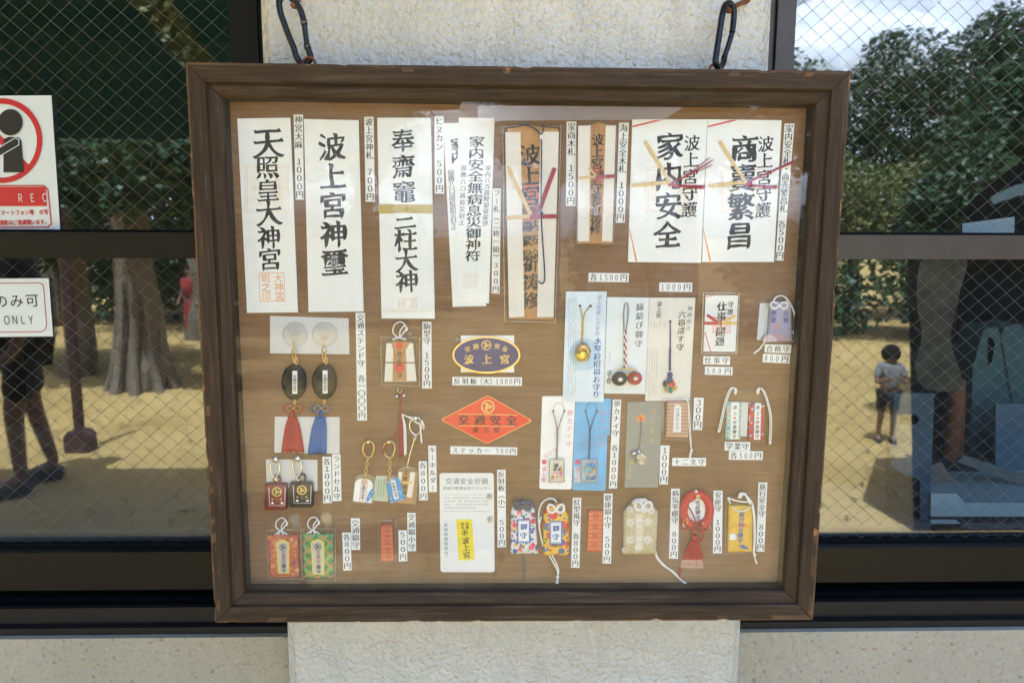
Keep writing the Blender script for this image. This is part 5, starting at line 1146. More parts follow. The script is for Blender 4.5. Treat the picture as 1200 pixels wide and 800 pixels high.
# ---- white sticker card
t_ = item('sticker_card', 547, 670, 'white rounded card with a yellow reflective sticker and fine print', 'card')
C_ = lambda x, y: (515.2+x*(63.8+1.0*y)/64+y*.6, 554.3+y*115.5-x*.0)
q = [(x+(y-554)/116*1.2, y) for x, y in rrect(515, 554, 578.6, 670, 3.2)]; sheet_(t_, q, 1.2, .7, pm('sticker_card_white', (.74, .75, .75), .45, .02, 20), 'card')
lines(t_, [('h', '交通安全祈願', (526, 563.6), (568, 563.6), 8.2, 1.3, 'g'), ('h', '耐候力軟質反射ステッカー', (521.5, 571.8), (573.5, 571.8), 4.9, 1.3, 'g'), ('v', '（実用新案登録済）', (522.3, 609.5), (523, 653), 5, 1.3, 'g')], ink_green)
mb = MB()
for y in (579, 598.6):
    for k in range(28): x = 518+k*2.05; mb.slab(q4(x, y, x+1.2, y+.5), 1.28, .03)
fineprint(mb, 520, 581, 572, 596.5, 4, 1.28, False, 0, 3); mb.build('fine_print', ink_green, t_)
mb = MB(); mb.slab([(534.3, 608), (537, 609), (541, 607.7), (545, 608.8), (549, 607.6), (553, 609), (556.3, 655.5), (552, 655), (547, 656.8), (542.5, 655.5), (537.8, 656.8)], 1.7, .3); mb.build('yellow_sticker', pm('sticker_yellow', (.74, .62, .015), .4, .05, 60), t_)
lines(t_, [('v', '交通', (547.3, 613.5), (547.4, 617.5), 4, 1.8, 'gb'), ('v', '安全', (542, 613.5), (542.1, 617.5), 4, 1.8, 'gb'), ('v', '波上宮', (545.7, 633), (547, 650), 9, 1.8, 'k')], ink)
mb = MB(); mb.disc(544.8, 623.5, 3.4, 3.4, 1.8, .05); o = mb.build('crest_disc', ink, t_); mb = MB(); crest(mb, 544.8, 623.5, 2.9, 1.9); mb.build('crest_pattern', MATS['sticker_yellow'], o)

# ---- strap cards
def eyelet_px(mb, x, y, h): mb.ball(P(x, y, H(h)), .0017, (1, .4, 1))
t_ = item('charm_card', 683, 470, 'pale blue card with a gold bell on a yellow strap', 'charm card', 'strap charms on cards')
sheet_(t_, Q(663.3, 341.5, 711, 341.5, 707.3, 470.7, 659.2, 470.4), 3.2, .7, card_blue, 'card')
mb = MB(); mb.slab([(685+18*math.cos(R_(i*15)), 415+19*math.sin(R_(i*15))) for i in range(24)], 3.24, .03); mb.build('blue_glow_print', pm('pale_blue_print', (.42, .58, .76), .4, .2, 40), t_)
lines(t_, [('v', '波上宮癒しの音色', (702.5, 348), (700, 391), 6, 3.35, 't')], ink_violet, 'violet_lettering'); lines(t_, [('v', '水琴鈴招福お守り', (700.5, 399.5), (698.5, 462), 9, 3.35, 'k')], ink_blue, 'blue_lettering')
mb = MB(); fineprint(mb, 665.5, 349, 676.5, 463, 4, 3.3, True, -.012, 8); mb.build('fine_print', ink_grey, t_)
mb = MB(); mb.cord([(679.8, 358.5), (681.8, 368), (683, 375)], 5, .0007); mb.cord([(692, 358.5), (686, 366), (683.6, 375)], 5, .0007); mb.cord([(683.2, 373), (683, 388), (682, 402)], 5.4, .0013); mb.build('yellow_strap', pm('yellow_strap', (.50, .36, .06), .5, .2, 400), t_, True)
mb = MB(); eyelet_px(mb, 679.8, 358.5, 4.2); eyelet_px(mb, 692, 358.5, 4.2); mb.build('eyelet', ink, t_, True)
mb = MB(); mb.ball(P(681.8, 416, H(8)), .0088, (1, .7, 1)); mb.build('gold_bell', pm('gold_bell', (.72, .52, .06), .3, .1, 60, metal=.6), t_, True)
mb = MB(); mb.pillow([(674, 412), (677, 404), (683, 401), (689, 403), (692, 410), (691, 417), (686, 410), (680, 407)], 5, 9); mb.cord([(674, 412), (680, 405), (687, 408), (691, 416), (688, 424)], 13, .0008); mb.build('bell_cap', pm('bronze_leaf', (.40, .28, .12), .35, .3, 300, metal=.7), t_, True)
t_ = item('charm_card', 733, 461, 'pale card with two painted egg bells on a red and white twisted strap', 'charm card', 'strap charms on cards')
sheet_(t_, Q(711.6, 348, 760.7, 348.7, 756.5, 461.6, 708, 460.8), 2.2, .7, pm('card_ice', (.66, .72, .76), .35, .04, 20), 'card')
lines(t_, [('v', '縁結び御守', (750, 359.5), (748.3, 402.5), 9.3, 2.35, 'k')], ink_grey); lines(t_, [('v', '波上宮', (714.2, 436.5), (713.4, 447), 6.4, 2.35, 'k')], ink, 'shrine_lettering')
mb = MB(); fineprint(mb, 713.2, 412, 716.2, 428, 1, 2.3, True, 0, 12); mb.build('fine_print', ink_grey, t_)
mb = MB(); mb.cord([(731.5, 390), (731, 370), (732, 358), (734, 355), (736, 358), (736, 370), (733.5, 390)], 4, .0007); mb.build('grey_loop', pm('grey_cord', (.24, .21, .2), .6), t_, True)
mb = MB(); mb2 = MB()
for k, m_ in ((0, mb), (1, mb2)): m_.cord([(732.6+1.3*math.sin(i*1.25+k*math.pi), 388+i*1.75) for i in range(26)], [4.8+1.0*math.cos(i*1.25+k*math.pi) for i in range(26)], .00085, 6, sub=3)
mb.build('red_strand', crimson, t_, True); mb2.build('white_strand', white_cord, t_, True)
mb = MB(); mb.ball(P(726, 443.5, H(7)), .0102, (1, .75, .92)); mb.build('black_egg', brocade('egg_black', (.02, .02, .03), [(.04, .05, .14), (.015, .015, .02), (.10, .03, .03)], 330, .3), t_, True)
mb = MB(); mb.ball(P(744, 443, H(7)), .0098, (1, .75, .9)); mb.build('red_egg', brocade('egg_red', (.34, .035, .03), [(.45, .10, .05), (.28, .02, .02)], 330, .25), t_, True)
mb = MB(); mb.ball(P(727, 444.5, H(14.2)), .003, (1, .3, .9)); mb.ball(P(745, 443.5, H(13.8)), .003, (1, .3, .8)); mb.build('painted_face', paper_b, t_, True)
mb = MB(); mb.ball(P(735.5, 437.5, H(12)), .0026); mb.cord([(724, 433), (730, 432), (740, 432), (746, 434)], 10, .0011); mb.build('gold_bell', gold, t_, True)
t_ = item('charm_card', 784, 469, 'cream card with six small coloured gourds on a navy strap', 'charm card', 'strap charms on cards')
sheet_(t_, Q(761.2, 348.7, 814.9, 348.8, 808.5, 469.4, 755.9, 469.8), 2.8, .7, pm('card_cream', (.68, .66, .60), .5, .04, 30), 'card')
lines(t_, [('v', '波上宮', (772.8, 356), (771.8, 369.5), 6.4, 2.95, 'k'), ('v', '六福成す守', (799.3, 368.5), (797, 406.5), 9, 2.95, 'k'), ('v', '無病息災', (808.7, 361.5), (806.5, 384), 6.2, 2.95, 't')], ink)
mb = MB(); fineprint(mb, 761, 376, 781, 384, 6, 2.9, True, 0, 21); fineprint(mb, 757.5, 408, 771.5, 465, 5, 2.9, True, -.03, 22); mb.build('fine_print', ink_grey, t_)
mb = MB(); mb.cord([(785.5, 377), (785.7, 395), (785.5, 410)], 4, .0009); mb.cord([(785.5, 408), (785.2, 420), (785.3, 434)], 4.4, .0014); mb.ball(P(785.5, 439, H(6)), .0036, (1, .8, 1)); mb.ball(P(785, 445.5, H(6)), .0042, (1, .8, 1.1)); mb.build('navy_strap', pm('blue_strap', (.03, .045, .20), .5, .2, 400), t_, True)
mb = MB(); eyelet_px(mb, 785.5, 376.5, 3.8); mb.build('eyelet', ink, t_, True)
for k, (x, y, c) in enumerate(((779.5, 450.5, (.02, .03, .07)), (785.5, 450, (.60, .10, .04)), (791.2, 454.5, (.62, .40, .05)), (786, 458, (.02, .22, .17)), (781.5, 456.5, (.40, .32, .10)), (789, 450, (.5, .06, .05)))):
    mb = MB(); mb.ball(P(x, y, H(6+k % 3)), .0030); mb.ball(P(x-.5, y-3, H(6+k % 3)), .0019); mb.build('gourd', pm('gourd_%s' % ('ink', 'red', 'yellow', 'green', 'gold', 'crimson')[k], c, .35, .15, 200), t_, True)

# ---- cased talisman and lavender amulet
t_ = item('cased_talisman', 845, 414, 'small white talisman with red and gold ribbon in a clear hard case', 'talisman')
sheet_(t_, Q(827, 345.8, 865, 346.2, 861.8, 412, 824.2, 411.8), 1.6, 1); mb = MB(); mb.slab(Q(827.2, 348.3, 838.5, 346, 835.5, 346, 827.2, 347.3), 1.65, .03); mb.slab(Q(825.4, 388.5, 826.6, 389, 833.3, 411.5, 832, 411.5), 1.65, .03); mb.build('corner_stripe', red_band, t_)
stamp(t_, 835, 371, 856, 390, 1.68, pm('pink_print', (.70, .30, .30), .6), 2)
lines(t_, [('v', '仕事', (846, 359), (845.5, 371), 11.5, 1.8, 'kb'), ('v', '開運', (844.5, 388.5), (843.5, 400), 11.5, 1.8, 'kb'), ('v', '守護', (856.3, 356.5), (855.5, 365.5), 7.5, 1.8, 'k')], ink)
band(t_, 'red_ribbon', pm('ribbon_red', (.42, .02, .05), .45, .1, 200), [(825.5, 378.6, 842, 378.9, 3.6), (828.5, 369, 842, 378, 3.4)], 2.2, .3); band(t_, 'gold_ribbon', gold_flat, [(846, 378.8, 863.5, 378.6, 3.4), (848, 378, 862, 369.5, 3)], 2.2, .3)
mb = MB(); mb.cord([(845, 374), (845, 383)], 3, .0007); mb.ball(P(843.7, 379, H(3)), .0013); mb.build('knot', MATS['ribbon_red'], t_, True)
sleeve_(t_, Q(824.3, 343, 866.4, 343.3, 863.3, 414.3, 822, 414), 5, 'clear_case', .9)
t_ = item('lavender_amulet', 913, 401, 'lavender and pink amulet with white bow in a clear bag', 'amulet')
m, t, b = new_mat('lavender_silk'); v = coords(t); sx = t.nodes.new('ShaderNodeSeparateXYZ'); L(t, v, sx.inputs[0]); n = noise_n(t, v, 260, 3)
zf = math_n(t, 'ADD', math_n(t, 'MULTIPLY', sx.outputs[2], 24.0), math_n(t, 'MULTIPLY', n.outputs[0], .35)); L(t, ramp(t, zf, [(.1, (.50, .30, .33)), (.45, (.36, .34, .46)), (.7, (.40, .38, .52))]), b.inputs['Base Color']); b.inputs['Roughness'].default_value = .6
mb = MB(); mb.pillow(Q(901.5, 358, 906, 353, 920, 353, 926, 358.5, 927.5, 401, 897.5, 400.5), .5, 5); mb.build('pouch', m, t_, True)
mb = MB(); vtext(mb, '学業', (906.5, 367.5), (906, 375), 7, 5.9, 'kb'); vtext(mb, '合格', (921, 367), (921, 375), 7, 5.9, 'kb'); mb.build('lettering', pm('indigo_thread', (.14, .13, .34), .6), t_)
mb = MB(); vtext(mb, '守', (911, 382), (911, 383), 7, 5.9, 'kb'); mb.ball(P(911.5, 392.5, H(5.2)), .003, (1, .3, .8)); mb.build('orange_motif', pm('apricot_thread', (.62, .32, .20), .6, .2, 300), t_)
mb = MB(); mb.slab([(899+7*math.cos(R_(a))*1.2+3, 400.5-9*math.sin(R_(a))) for a in range(0, 181, 15)], 5.5, .2); mb.build('white_hill', pm('pale_pink_thread', (.6, .5, .52), .6, .2, 300), t_)
mb = MB()
for k in (-1, 1): mb.cord([(913, 358.5), (913+k*4, 354.5), (913+k*9, 355), (913+k*9.5, 359.5), (913+k*5, 361.5), (913, 358.5)], [6, 7, 7, 7, 7, 6.5], .0014, 8)
mb.cord([(906, 354), (909, 348.5), (916, 346.5), (922, 350), (928, 360), (932, 375), (930, 388), (923, 393)], [5, 5, 5, 4, 3, 2, 2.4, 3], .001); mb.cord([(921, 350), (930, 364), (935, 384), (934.5, 396), (929, 400), (922, 397)], [4, 3, 2, 2, 2, 3], .001)
mb.cord([(899, 398), (894, 403), (890, 409), (883, 414)], [3, 2, 2, 2], .0013); mb.build('white_cord', white_cord, t_, True)
sleeve_(t_, Q(899.5, 350.5, 925, 351, 930.5, 358, 929.5, 402.5, 896, 402), 7, edge=.35)
t_ = item('backing_film', 892, 398, 'pale grey film strip sticking out left of the lavender amulet', 'film sheet'); sheet_(t_, Q(890.5, 355.3, 903, 355, 898.5, 398.5, 887, 398.5), .4, .25, frost, 'sheet')

# ---- dream charms
def dream(label, q, bgm, textm, strapm, boxq, charmcols, tx, sealx):
    t_ = item('charm_card', (q[0][0]+q[1][0])/2-3, q[2][1], label, 'charm card', 'strap charms on cards')
    rr = []; 
    for k in range(4):
        p, a, b_ = q[k], q[k-1], q[(k+1) % 4]; f = lambda o: (p[0]+(o[0]-p[0])*3/math.hypot(o[0]-p[0], o[1]-p[1]), p[1]+(o[1]-p[1])*3/math.hypot(o[0]-p[0], o[1]-p[1]))
        u, w_ = f(a), f(b_); rr += [u, (p[0]*.7+(u[0]+w_[0])*.15, p[1]*.7+(u[1]+w_[1])*.15), w_]
    sheet_(t_, rr, 1.6, .7, bgm, 'card')
    lines(t_, [('v', '夢カナイ守', (tx, 484), (tx-1.8, 520), 7.5, 1.7, 't')], textm, 'lettering')
    bx0, by0, bx1, by1 = boxq; mx = (bx0+bx1)/2
    mb = MB(); fineprint(mb, mx-4, 487, mx+6, 522, 3, 1.7, True, -.02, int(tx)); mb.build('fine_print', pm('pale_print', (.5, .42, .48), .7) if bgm is card_w else pm('pale_blue_print2', (.22, .38, .58), .7), t_)
    mb = MB(); mb.cord([(mx-4, 483), (mx-2.5, 475), (mx+2, 472), (mx+7, 474), (mx+9, 480)], 2, .0003); mb.cord([(mx-4.2, 482), (mx-1, 494), (mx+.8, 504)], 4, .0006); mb.cord([(mx+9, 482), (mx+5, 492), (mx+1.4, 504)], 4, .0006); mb.cord([(mx+1, 502), (mx+.8, 518), (mx, 538)], 4.4, .0011); mb.build('strap', strapm, t_, True)
    mb = MB(); eyelet_px(mb, mx-4.2, 481.5, 2.6); eyelet_px(mb, mx+9, 481.5, 2.6); mb.build('eyelet', pm('grey_cord', (.24, .21, .2), .6), t_, True)
    mb = MB(); mb.slab(rrect(bx0, by0, bx1, by1, 1.2), 6.8, 4.6); mb.build('charm_case', bubble, t_); mb = MB(); mb.tube([P(x, y, H(6.8)) for x, y in rrect(bx0, by0, bx1, by1, 1.2)], .0006, 6, True); mb.build('case_edge', pm('case_edge_grey', (.25, .26, .27), .4), t_)
    r_ = random.Random(int(bx0)); 
    for c in range(len(charmcols)):
        mb = MB()
        for k in range(4): mb.ball(P(r_.uniform(bx0+3, bx1-3), by0+4+(by1-by0-7)*(c+.3+.5*r_.random())/len(charmcols), H(7.2)), .0019*r_.uniform(.7, 1.25), (1.1, .4, .9), 9, 6)
        mb.build('charm_bead', charmcols[c], t_, True)
    mb = MB(); mb.ball(P(bx1-3.5, by0+12, H(8)), .0027, (.8, .7, 1.2)); mb.build('gold_bell', gold, t_, True)
    if bgm is not card_w: mb = MB(); mb.slab(q4(sealx-3.2, 547, sealx+3.4, 565), 1.68, .04); mb.build('seal_panel', pm('seal_panel_pale', (.62, .66, .72), .5), t_)
    mb = MB(); mb.disc(sealx+.2, 541, 2.9, 3, 1.75, .05); mb.build('seal_disc', pm('seal_pink_red', (.6, .08, .16), .5), t_)
    lines(t_, [('v', '波上宮', (sealx+.2, 549), (sealx-.6, 562), 6, 1.8, 'kb')], textm, 'seal_lettering'); return t_
c1 = [pm('bead_slate', (.10, .09, .11), .4), pm('bead_plum', (.16, .10, .15), .4), pm('bead_pink', (.60, .18, .40), .4), pm('bead_orange', (.66, .24, .06), .4)]
c2 = [pm('bead_blue', (.06, .26, .60), .4), pm('bead_aqua', (.12, .46, .56), .4), pm('bead_sand', (.50, .42, .34), .4), pm('bead_navy', (.05, .12, .36), .4)]
t_ = dream('white rounded card with a dark strap charm and pink print', Q(635.4, 464, 674.2, 464, 669.6, 573.2, 632, 572.6), card_w, ink_pink, pm('grey_cord', (.24, .21, .2), .6), (643.8, 538, 661, 564), c1, 668, 637.5)
mb = MB(); r_ = random.Random(2)
for x, y in ((640, 536), (645, 533), (650, 529.5), (656, 566.5), (660, 565), (644, 566)): mb.cord([(x, y), (x-2, y-2), (x, y-4), (x+2, y-2), (x+.5, y)], 1.8, .0003)
mb.build('pink_flowers_print', ink_pink, t_, True)
t_ = item('charm_card', 714, 510, 'blue strip of a second card edge peeking out beside the price strip', 'charm card', 'strap charms on cards'); sheet_(t_, Q(706, 466.6, 716.3, 466.8, 714.3, 510, 706, 510), .5, .3, card_sky, 'card')
dream('sky blue rounded card with a blue strap charm', Q(674.6, 466.5, 713, 467.2, 709.8, 574.8, 670.5, 573.8), card_sky, pm('rose_print', (.52, .25, .45), .6), pm('teal_cord', (.04, .12, .20), .6), (681, 538.5, 700, 565), c2, 707, 676.5)

# ---- grey zodiac card and its neighbour
t_ = item('charm_card', 751, 571, 'plain grey card with a silver bell charm and gold writing', 'charm card', 'strap charms on cards')
sheet_(t_, Q(735.2, 471, 777, 470.4, 771, 571, 731.8, 571), 1.6, .8, card_grey, 'card')
mb = MB(); vtext(mb, '十二支守', (766.4, 482.5), (764, 516.5), 6.8, 1.75, 't'); vtext(mb, '波上宮', (740.5, 541.5), (737, 558.5), 7.2, 1.75, 't'); mb.build('gold_lettering', gold_flat, t_)
mb = MB(); mb.disc(751.2, 490.3, 5.3, 5, 1.9, .15); mb.build('gold_disc', gold_flat, t_); mb = MB(); mb.disc(751.2, 490.3, 4.2, 4, 2.05, .1); o = mb.build('red_disc', ink_red, t_); mb = MB(); crest(mb, 751.2, 490.3, 3.4, 2.15); mb.build('crest_pattern', gold_flat, o)
mb = MB(); mb.cord([(751.4, 493), (752, 506), (751.2, 520)], 3.4, .0013); mb.cord([(751, 518), (749.5, 522), (749, 528)], 3.4, .0009); mb.build('grey_strap', pm('strap_grey', (.27, .26, .24), .55, .2, 400), t_, True)
mb = MB(); mb.ball(P(743, 531, H(5)), .0034, (1.15, .8, .9)); mb.ball(P(748.5, 528.5, H(5)), .0026)
for a, b_ in (((750, 528), (744, 542)), ((750, 528), (756.5, 541)), ((748.5, 540), (756, 538))): mb.cord([a, b_], 7, .0007)
mb.build('silver_bell', silver, t_, True)
mb = MB(); mb.slab([(747, 535), (752, 531), (757, 534), (757.5, 541), (753, 544.5), (747.5, 542)], 6, 3); mb.build('clear_charm', clear('clear_charm', .10, (.85, .86, .86), .22, .05), t_)
t_ = item('backing_film', 773, 505, 'narrow dark film edge between the grey card and the orange patterned amulet', 'film sheet'); sheet_(t_, Q(770, 471.5, 778.5, 471, 777, 504.5, 770, 504.5), .5, .3, pm('dark_film', (.22, .22, .21), .4), 'sheet')
t_ = item('patterned_amulet', 793, 512, 'small orange patterned amulet with white name panel and long white cord', 'amulet')
mb = MB(); mb.pillow(Q(781, 469, 808, 469.5, 806, 512.5, 779.5, 512), 4.2, 4.2); mb.build('pouch', lattice('orange_meander', (.58, .26, .14), (.60, .50, .38), (.20, .17, .17), 420), t_, True)
mb = MB(); mb.slab([(790, 477), (792, 474), (796, 474), (798.5, 477), (798, 506), (789, 506)], 8.7, .3); mb.build('name_panel', paper, t_); lines(t_, [('v', '交通安全守', (794, 480.5), (793.5, 502), 5, 8.8, 'g')], ink_grey)
mb = MB(); mb.cord([(799, 468), (804, 467), (807.5, 475), (808.5, 492), (809.5, 512), (810.3, 527)], [8, 9, 9, 7, 4, 3], .00075); mb.cord([(802, 467), (806, 471), (807, 490), (808, 510), (810, 527)], [8.4, 9.4, 9.4, 7, 3.6], .00075); mb.ball(P(810.3, 527.5, H(3)), .0019); mb.cord([(810, 528), (808.5, 534), (808, 537)], 2.6, .0016); mb.build('white_cord', white_cord, t_, True)
sleeve_(t_, Q(777, 466.5, 810.5, 466.5, 808.5, 515.5, 775.5, 514.5), 9.6, edge=.35)

# ---- pair of study amulets
def study(label, q, mat, band_x, cordp, knob):
    t_ = item('study_amulet', (q[2][0]+q[3][0])/2, q[2][1], label, 'amulet', 'study amulets side by side')
    mb = MB(); mb.pillow(q, .4, 3.4); mb.build('pouch', mat, t_, True); a, b_ = band_x
    mb = MB(); mb.slab([(a+.6, q[0][1]+.6), (b_+.6, q[0][1]+.6), (b_-.4, q[2][1]-.7), (a-.6, q[2][1]-.7)], 4, .2); mb.build('name_panel', paper, t_); mx = (a+b_)/2
    lines(t_, [('v', '波上', (mx+.4, 477), (mx+.3, 484), 5, 4.1, 'k'), ('v', '学業御守', (mx, 495), (mx-.5, 511), 5, 4.1, 'k')], ink); mb = MB(); mb.ball(P(mx+.1, 489.5, H(4.2)), .0019, (1, .2, .7)); mb.build('red_mark', ink_red, t_)
    mb = MB()
    for o in (0, 1.8): mb.cord([(x+o, y+o*.3) for x, y in cordp], 6, .00075)
    mb.ball(P(*knob, H(6)), .0028, (.8, .7, 1.4)); mb.ball(P(cordp[-1][0]+.8, cordp[-1][1], H(5.6)), .0016, (1, .8, 1.3)); mb.build('white_cord', white_cord, t_, True); return t_
study('pale green flowered study amulet with white cord on its left', Q(851, 470.5, 869, 470.5, 867, 515, 849, 514.5), brocade('mint_flowers', (.36, .52, .42), [(.50, .62, .50), (.22, .42, .50), (.60, .42, .36), (.52, .60, .36), (.16, .36, .44)], 300, .5), (856.5, 865.5), [(862, 456), (858, 454), (854, 458), (849, 472), (845, 490), (841.5, 505)], (861.5, 459))
study('red flowered study amulet with white cord on its right', Q(877, 471.5, 895.5, 472, 893.5, 515.6, 876, 515.2), brocade('red_flowers', (.48, .035, .05), [(.56, .05, .06), (.14, .26, .09), (.55, .50, .46), (.44, .03, .05), (.10, .16, .34)], 260, .5), (884, 891.3), [(886.5, 460), (889, 454.5), (894, 458), (899, 472), (902.3, 490), (901.5, 519)], (888, 459))
t_ = item('clear_bag', 872, 517, 'clear bag holding the two study amulets with a grey divider', 'bag'); sleeve_(t_, Q(848.5, 457.8, 896, 458.3, 895, 518, 846.5, 517.3), 5.2, edge=.3); sheet_(t_, Q(869.3, 471, 877, 471, 875, 511, 867.3, 511), 3, .3, frost, 'divider')

# ---- bingata pouches
def pouch(name, label, body, mat, group=None, th=8):
    t_ = item(name, sum(p[0] for p in body)/len(body), max(p[1] for p in body), label, 'amulet', group); mb = MB(); mb.pillow(body, .4, th); mb.build('pouch', mat, t_, True); return t_
def badge(t_, x0, y0, x1, y1, h):
    mb = MB(); mb.slab(q4(x0, y0, x1, y1), h, .3); mb.build('blue_badge', pm('badge_blue', (.06, .13, .36), .5), t_); mb = MB(); mb.slab(q4(x0+1.5, y0+1.5, x1-1.5, y1-1.5), h+.15, .1); mb.build('white_badge', paper, t_)
    mb = MB(); mb.ringband(q4(x0+2.3, y0+2.3, x1-2.3, y1-2.3), .5, h+.2, .02); vtext(mb, '御守', ((x0+x1)/2, y0+(y1-y0)*.32), ((x0+x1)/2-.2, y0+(y1-y0)*.68), 8.4, h+.25, 'kb'); mb.build('blue_lettering', ink_blue, t_)
t_ = pouch('festive_pouch', 'white pouch amulet with blue and red flowers and dark grey bow', Q(598.5, 596, 603, 588.5, 609, 586.5, 621, 587, 626.5, 594, 630.5, 647.3, 598, 647.5, 598.4, 610),
    brocade('flowers_on_white', (.66, .67, .70), [(.05, .12, .42), (.60, .04, .08), (.70, .42, .05), (.04, .28, .22), (.55, .60, .66), (.05, .12, .42), (.66, .10, .16)], 125, .50, 230, [(.05, .10, .34), (.62, .63, .66), (.60, .05, .10), (.64, .64, .67), (.04, .24, .2)], .42), 'festive pouch amulets')
badge(t_, 606, 608, 621.5, 636, 8.6)
mb = MB()
for k in (-1, 1): mb.cord([(613, 592), (613+k*5, 588), (613+k*10, 589.5), (613+k*9, 595), (613+k*4, 597), (613, 593)], [8, 9.5, 9, 9, 9.5, 8.5], .0019, 8); mb.cord([(613, 593), (613+k*4, 591), (613+k*6.5, 592.5), (613+k*3, 594)], 10, .0016, 7)
mb.cord([(613, 647), (613.8, 660), (615, 670), (614, 681)], [3, 2.4, 2.2, 2.2], .0011); mb.cord([(612.2, 647), (612.6, 660), (614.2, 670), (614.8, 680)], [3, 2.6, 2.8, 2.4], .0009); mb.build('dark_cord', pm('slate_cord', (.09, .09, .13), .6, .25, 500), t_, True)
t_ = pouch('festive_pouch', 'yellow green and red pouch amulet with white bow', Q(636.5, 601, 640, 592, 646, 588.5, 655, 588.5, 662, 594, 666, 603, 666.6, 649.3, 635.6, 649),
    brocade('flowers_on_yellow', (.70, .42, .03), [(.62, .05, .03), (.06, .26, .08), (.70, .45, .03), (.60, .06, .05), (.10, .14, .38), (.72, .50, .05)], 100, .60, 190, [(.05, .24, .07), (.66, .40, .03), (.60, .06, .04), (.1, .14, .4)], .38), 'festive pouch amulets')
badge(t_, 644, 610, 659, 637.5, 8.6)
mb = MB()
for k in (-1, 1): mb.cord([(651.5, 598), (651.5+k*3, 592.5), (651.5+k*8, 591), (651.5+k*9.5, 596.5), (651.5+k*5, 600.5), (651.5, 598)], [8.6, 9.6, 9, 9, 9.6, 9], .0016, 8)
mb.cord([(652.5, 588.5), (648, 584), (640, 585), (633.5, 592), (631, 606), (633, 624), (636.5, 640)], [5, 4, 3, 2.5, 2.4, 2.4, 2.5], .0012); mb.cord([(634, 605), (632, 618), (636, 636), (640, 647)], [2.8, 3.4, 2.6, 2], .001)
mb.cord([(643, 649), (648, 658), (653, 668), (653.5, 676), (651, 685)], [3, 2.4, 2.2, 2.4, 2.2], .001); mb.cord([(646.5, 649), (651, 658), (654.6, 668), (653.5, 676), (654, 684)], [3, 2.4, 2.6, 2.6, 2.2], .001); mb.ball(P(653.4, 675.5, H(3)), .0022); mb.build('white_cord', white_cord, t_, True)

# ---- beige flowered pouch
t_ = pouch('flowered_pouch', 'beige pouch amulet with white chrysanthemums and long trailing white cord', Q(730, 597, 736, 590.5, 742, 586, 755, 584.5, 764, 589, 770.5, 598, 768, 647.5, 729.3, 648),
    pm('beige_silk', (.50, .43, .26), .6, .2, 260, .4), None, 9)
mb = MB()
for x, y, r0 in ((738.5, 612, 5), (738.5, 632, 5.2), (759.5, 611, 5), (759, 632, 5.2), (738, 596.5, 4), (763, 598, 4), (748, 642, 4), (731.5, 644, 3)):
    for k in range(14):
        a = 2*math.pi*k/14; d = 8.4 if math.hypot(x-749, y-618) < 26 else 7.2
        mb.cord([(x+1.4*math.cos(a), y+1.4*math.sin(a)), (x+r0*math.cos(a), y+r0*math.sin(a))], d+.9, .00045, 5)
mb.build('flower_embroidery', white_cord, t_)
mb = MB(); mb.slab(q4(744.5, 603, 754, 643), 9.65, .2); mb.build('name_panel', pm('panel_beige', (.60, .54, .38), .6), t_); mb = MB(); mb.ringband(q4(744.5, 603, 754, 643), .7, 9.8, .1); vtext(mb, '病気平癒守', (749.3, 609), (749, 638), 6.5, 9.8, 'kb'); mb.build('white_lettering', paper_b, t_)
mb = MB(); mb.slab(Q(741, 588, 745, 584.5, 756, 584, 760, 586.5, 762, 590, 741, 591), 7, 3); mb.build('pouch_neck', paper_b, t_)
mb = MB()
for k in (-1, 1): mb.cord([(754, 594), (754+k*3, 589), (754+k*8, 588), (754+k*10, 593), (754+k*6, 597.5), (754, 595)], [9, 10.5, 10, 10, 10.5, 10], .0016, 8)
mb.cord([(752, 594), (753, 599), (756, 599), (756.5, 595)], 11, .0012)
mb.cord([(767.5, 644), (769, 652), (776, 661), (787, 669), (798, 679), (810, 686.5)], [4, 2.5, 2.2, 2.2, 2.2, 2.4], .0009); mb.cord([(768.5, 645), (771, 653), (780, 663), (790, 670), (800, 681), (810, 687)], [4, 2.5, 2.2, 2.6, 2.2, 2.4], .0009)
mb.ball(P(812, 687, H(3)), .002); mb.cord([(812, 687), (819, 690), (825, 690.5)], 2.4, .0009); mb.cord([(812, 687.5), (818, 691.5), (823, 691.5)], 2.2, .0009); mb.build('white_cord', white_cord, t_, True)

# ---- red ring charm
t_ = item('ring_charm', 814, 666, 'red woven ring charm with white oval centre and red tassel', 'charm')
red_silk = brocade('red_brocade', (.46, .03, .035), [(.52, .05, .04), (.56, .30, .06), (.40, .02, .03), (.46, .03, .03)], 190, .32)
mb = MB(); mb.tube(smooth([P(816.5+15.3*math.cos(R_(a)), 597.5-19.5*math.sin(R_(a)), H(5)) for a in range(-68, 249, 14)], False, 3), .0056, 10); mb.build('red_ring', red_silk, t_, True)
mb = MB(); mb.slab([(817+12*math.cos(R_(i*12)), 597.5+14*math.sin(R_(i*12))) for i in range(30)], 2.4, 1.2); mb.slab(Q(800, 608, 808, 606, 806, 617, 800, 618), 1.6, .6); mb.slab(Q(826.5, 607, 832, 605, 832, 619, 828, 618), 1.6, .6); mb.build('white_oval', paper, t_)
lines(t_, [('v', '安産御守', (817.6, 588.5), (817.8, 605.5), 6, 2.6, 'k')], ink)
mb = MB(); mb.cord([(815, 575), (814, 585), (806, 590), (812, 602), (816, 612)], [10, 10, 8, 5, 7], .0009); bowknot(mb, 815, 614, 11, 6, .0013); mb.cord([(803, 606), (797.5, 612), (801, 619), (810, 618), (818, 622), (829, 620), (831, 613)], [5, 5, 6, 8, 9, 6, 5], .0012); mb.cord([(816, 616), (823, 622), (824, 630), (818, 634), (812, 629), (812, 620)], 8, .0012)
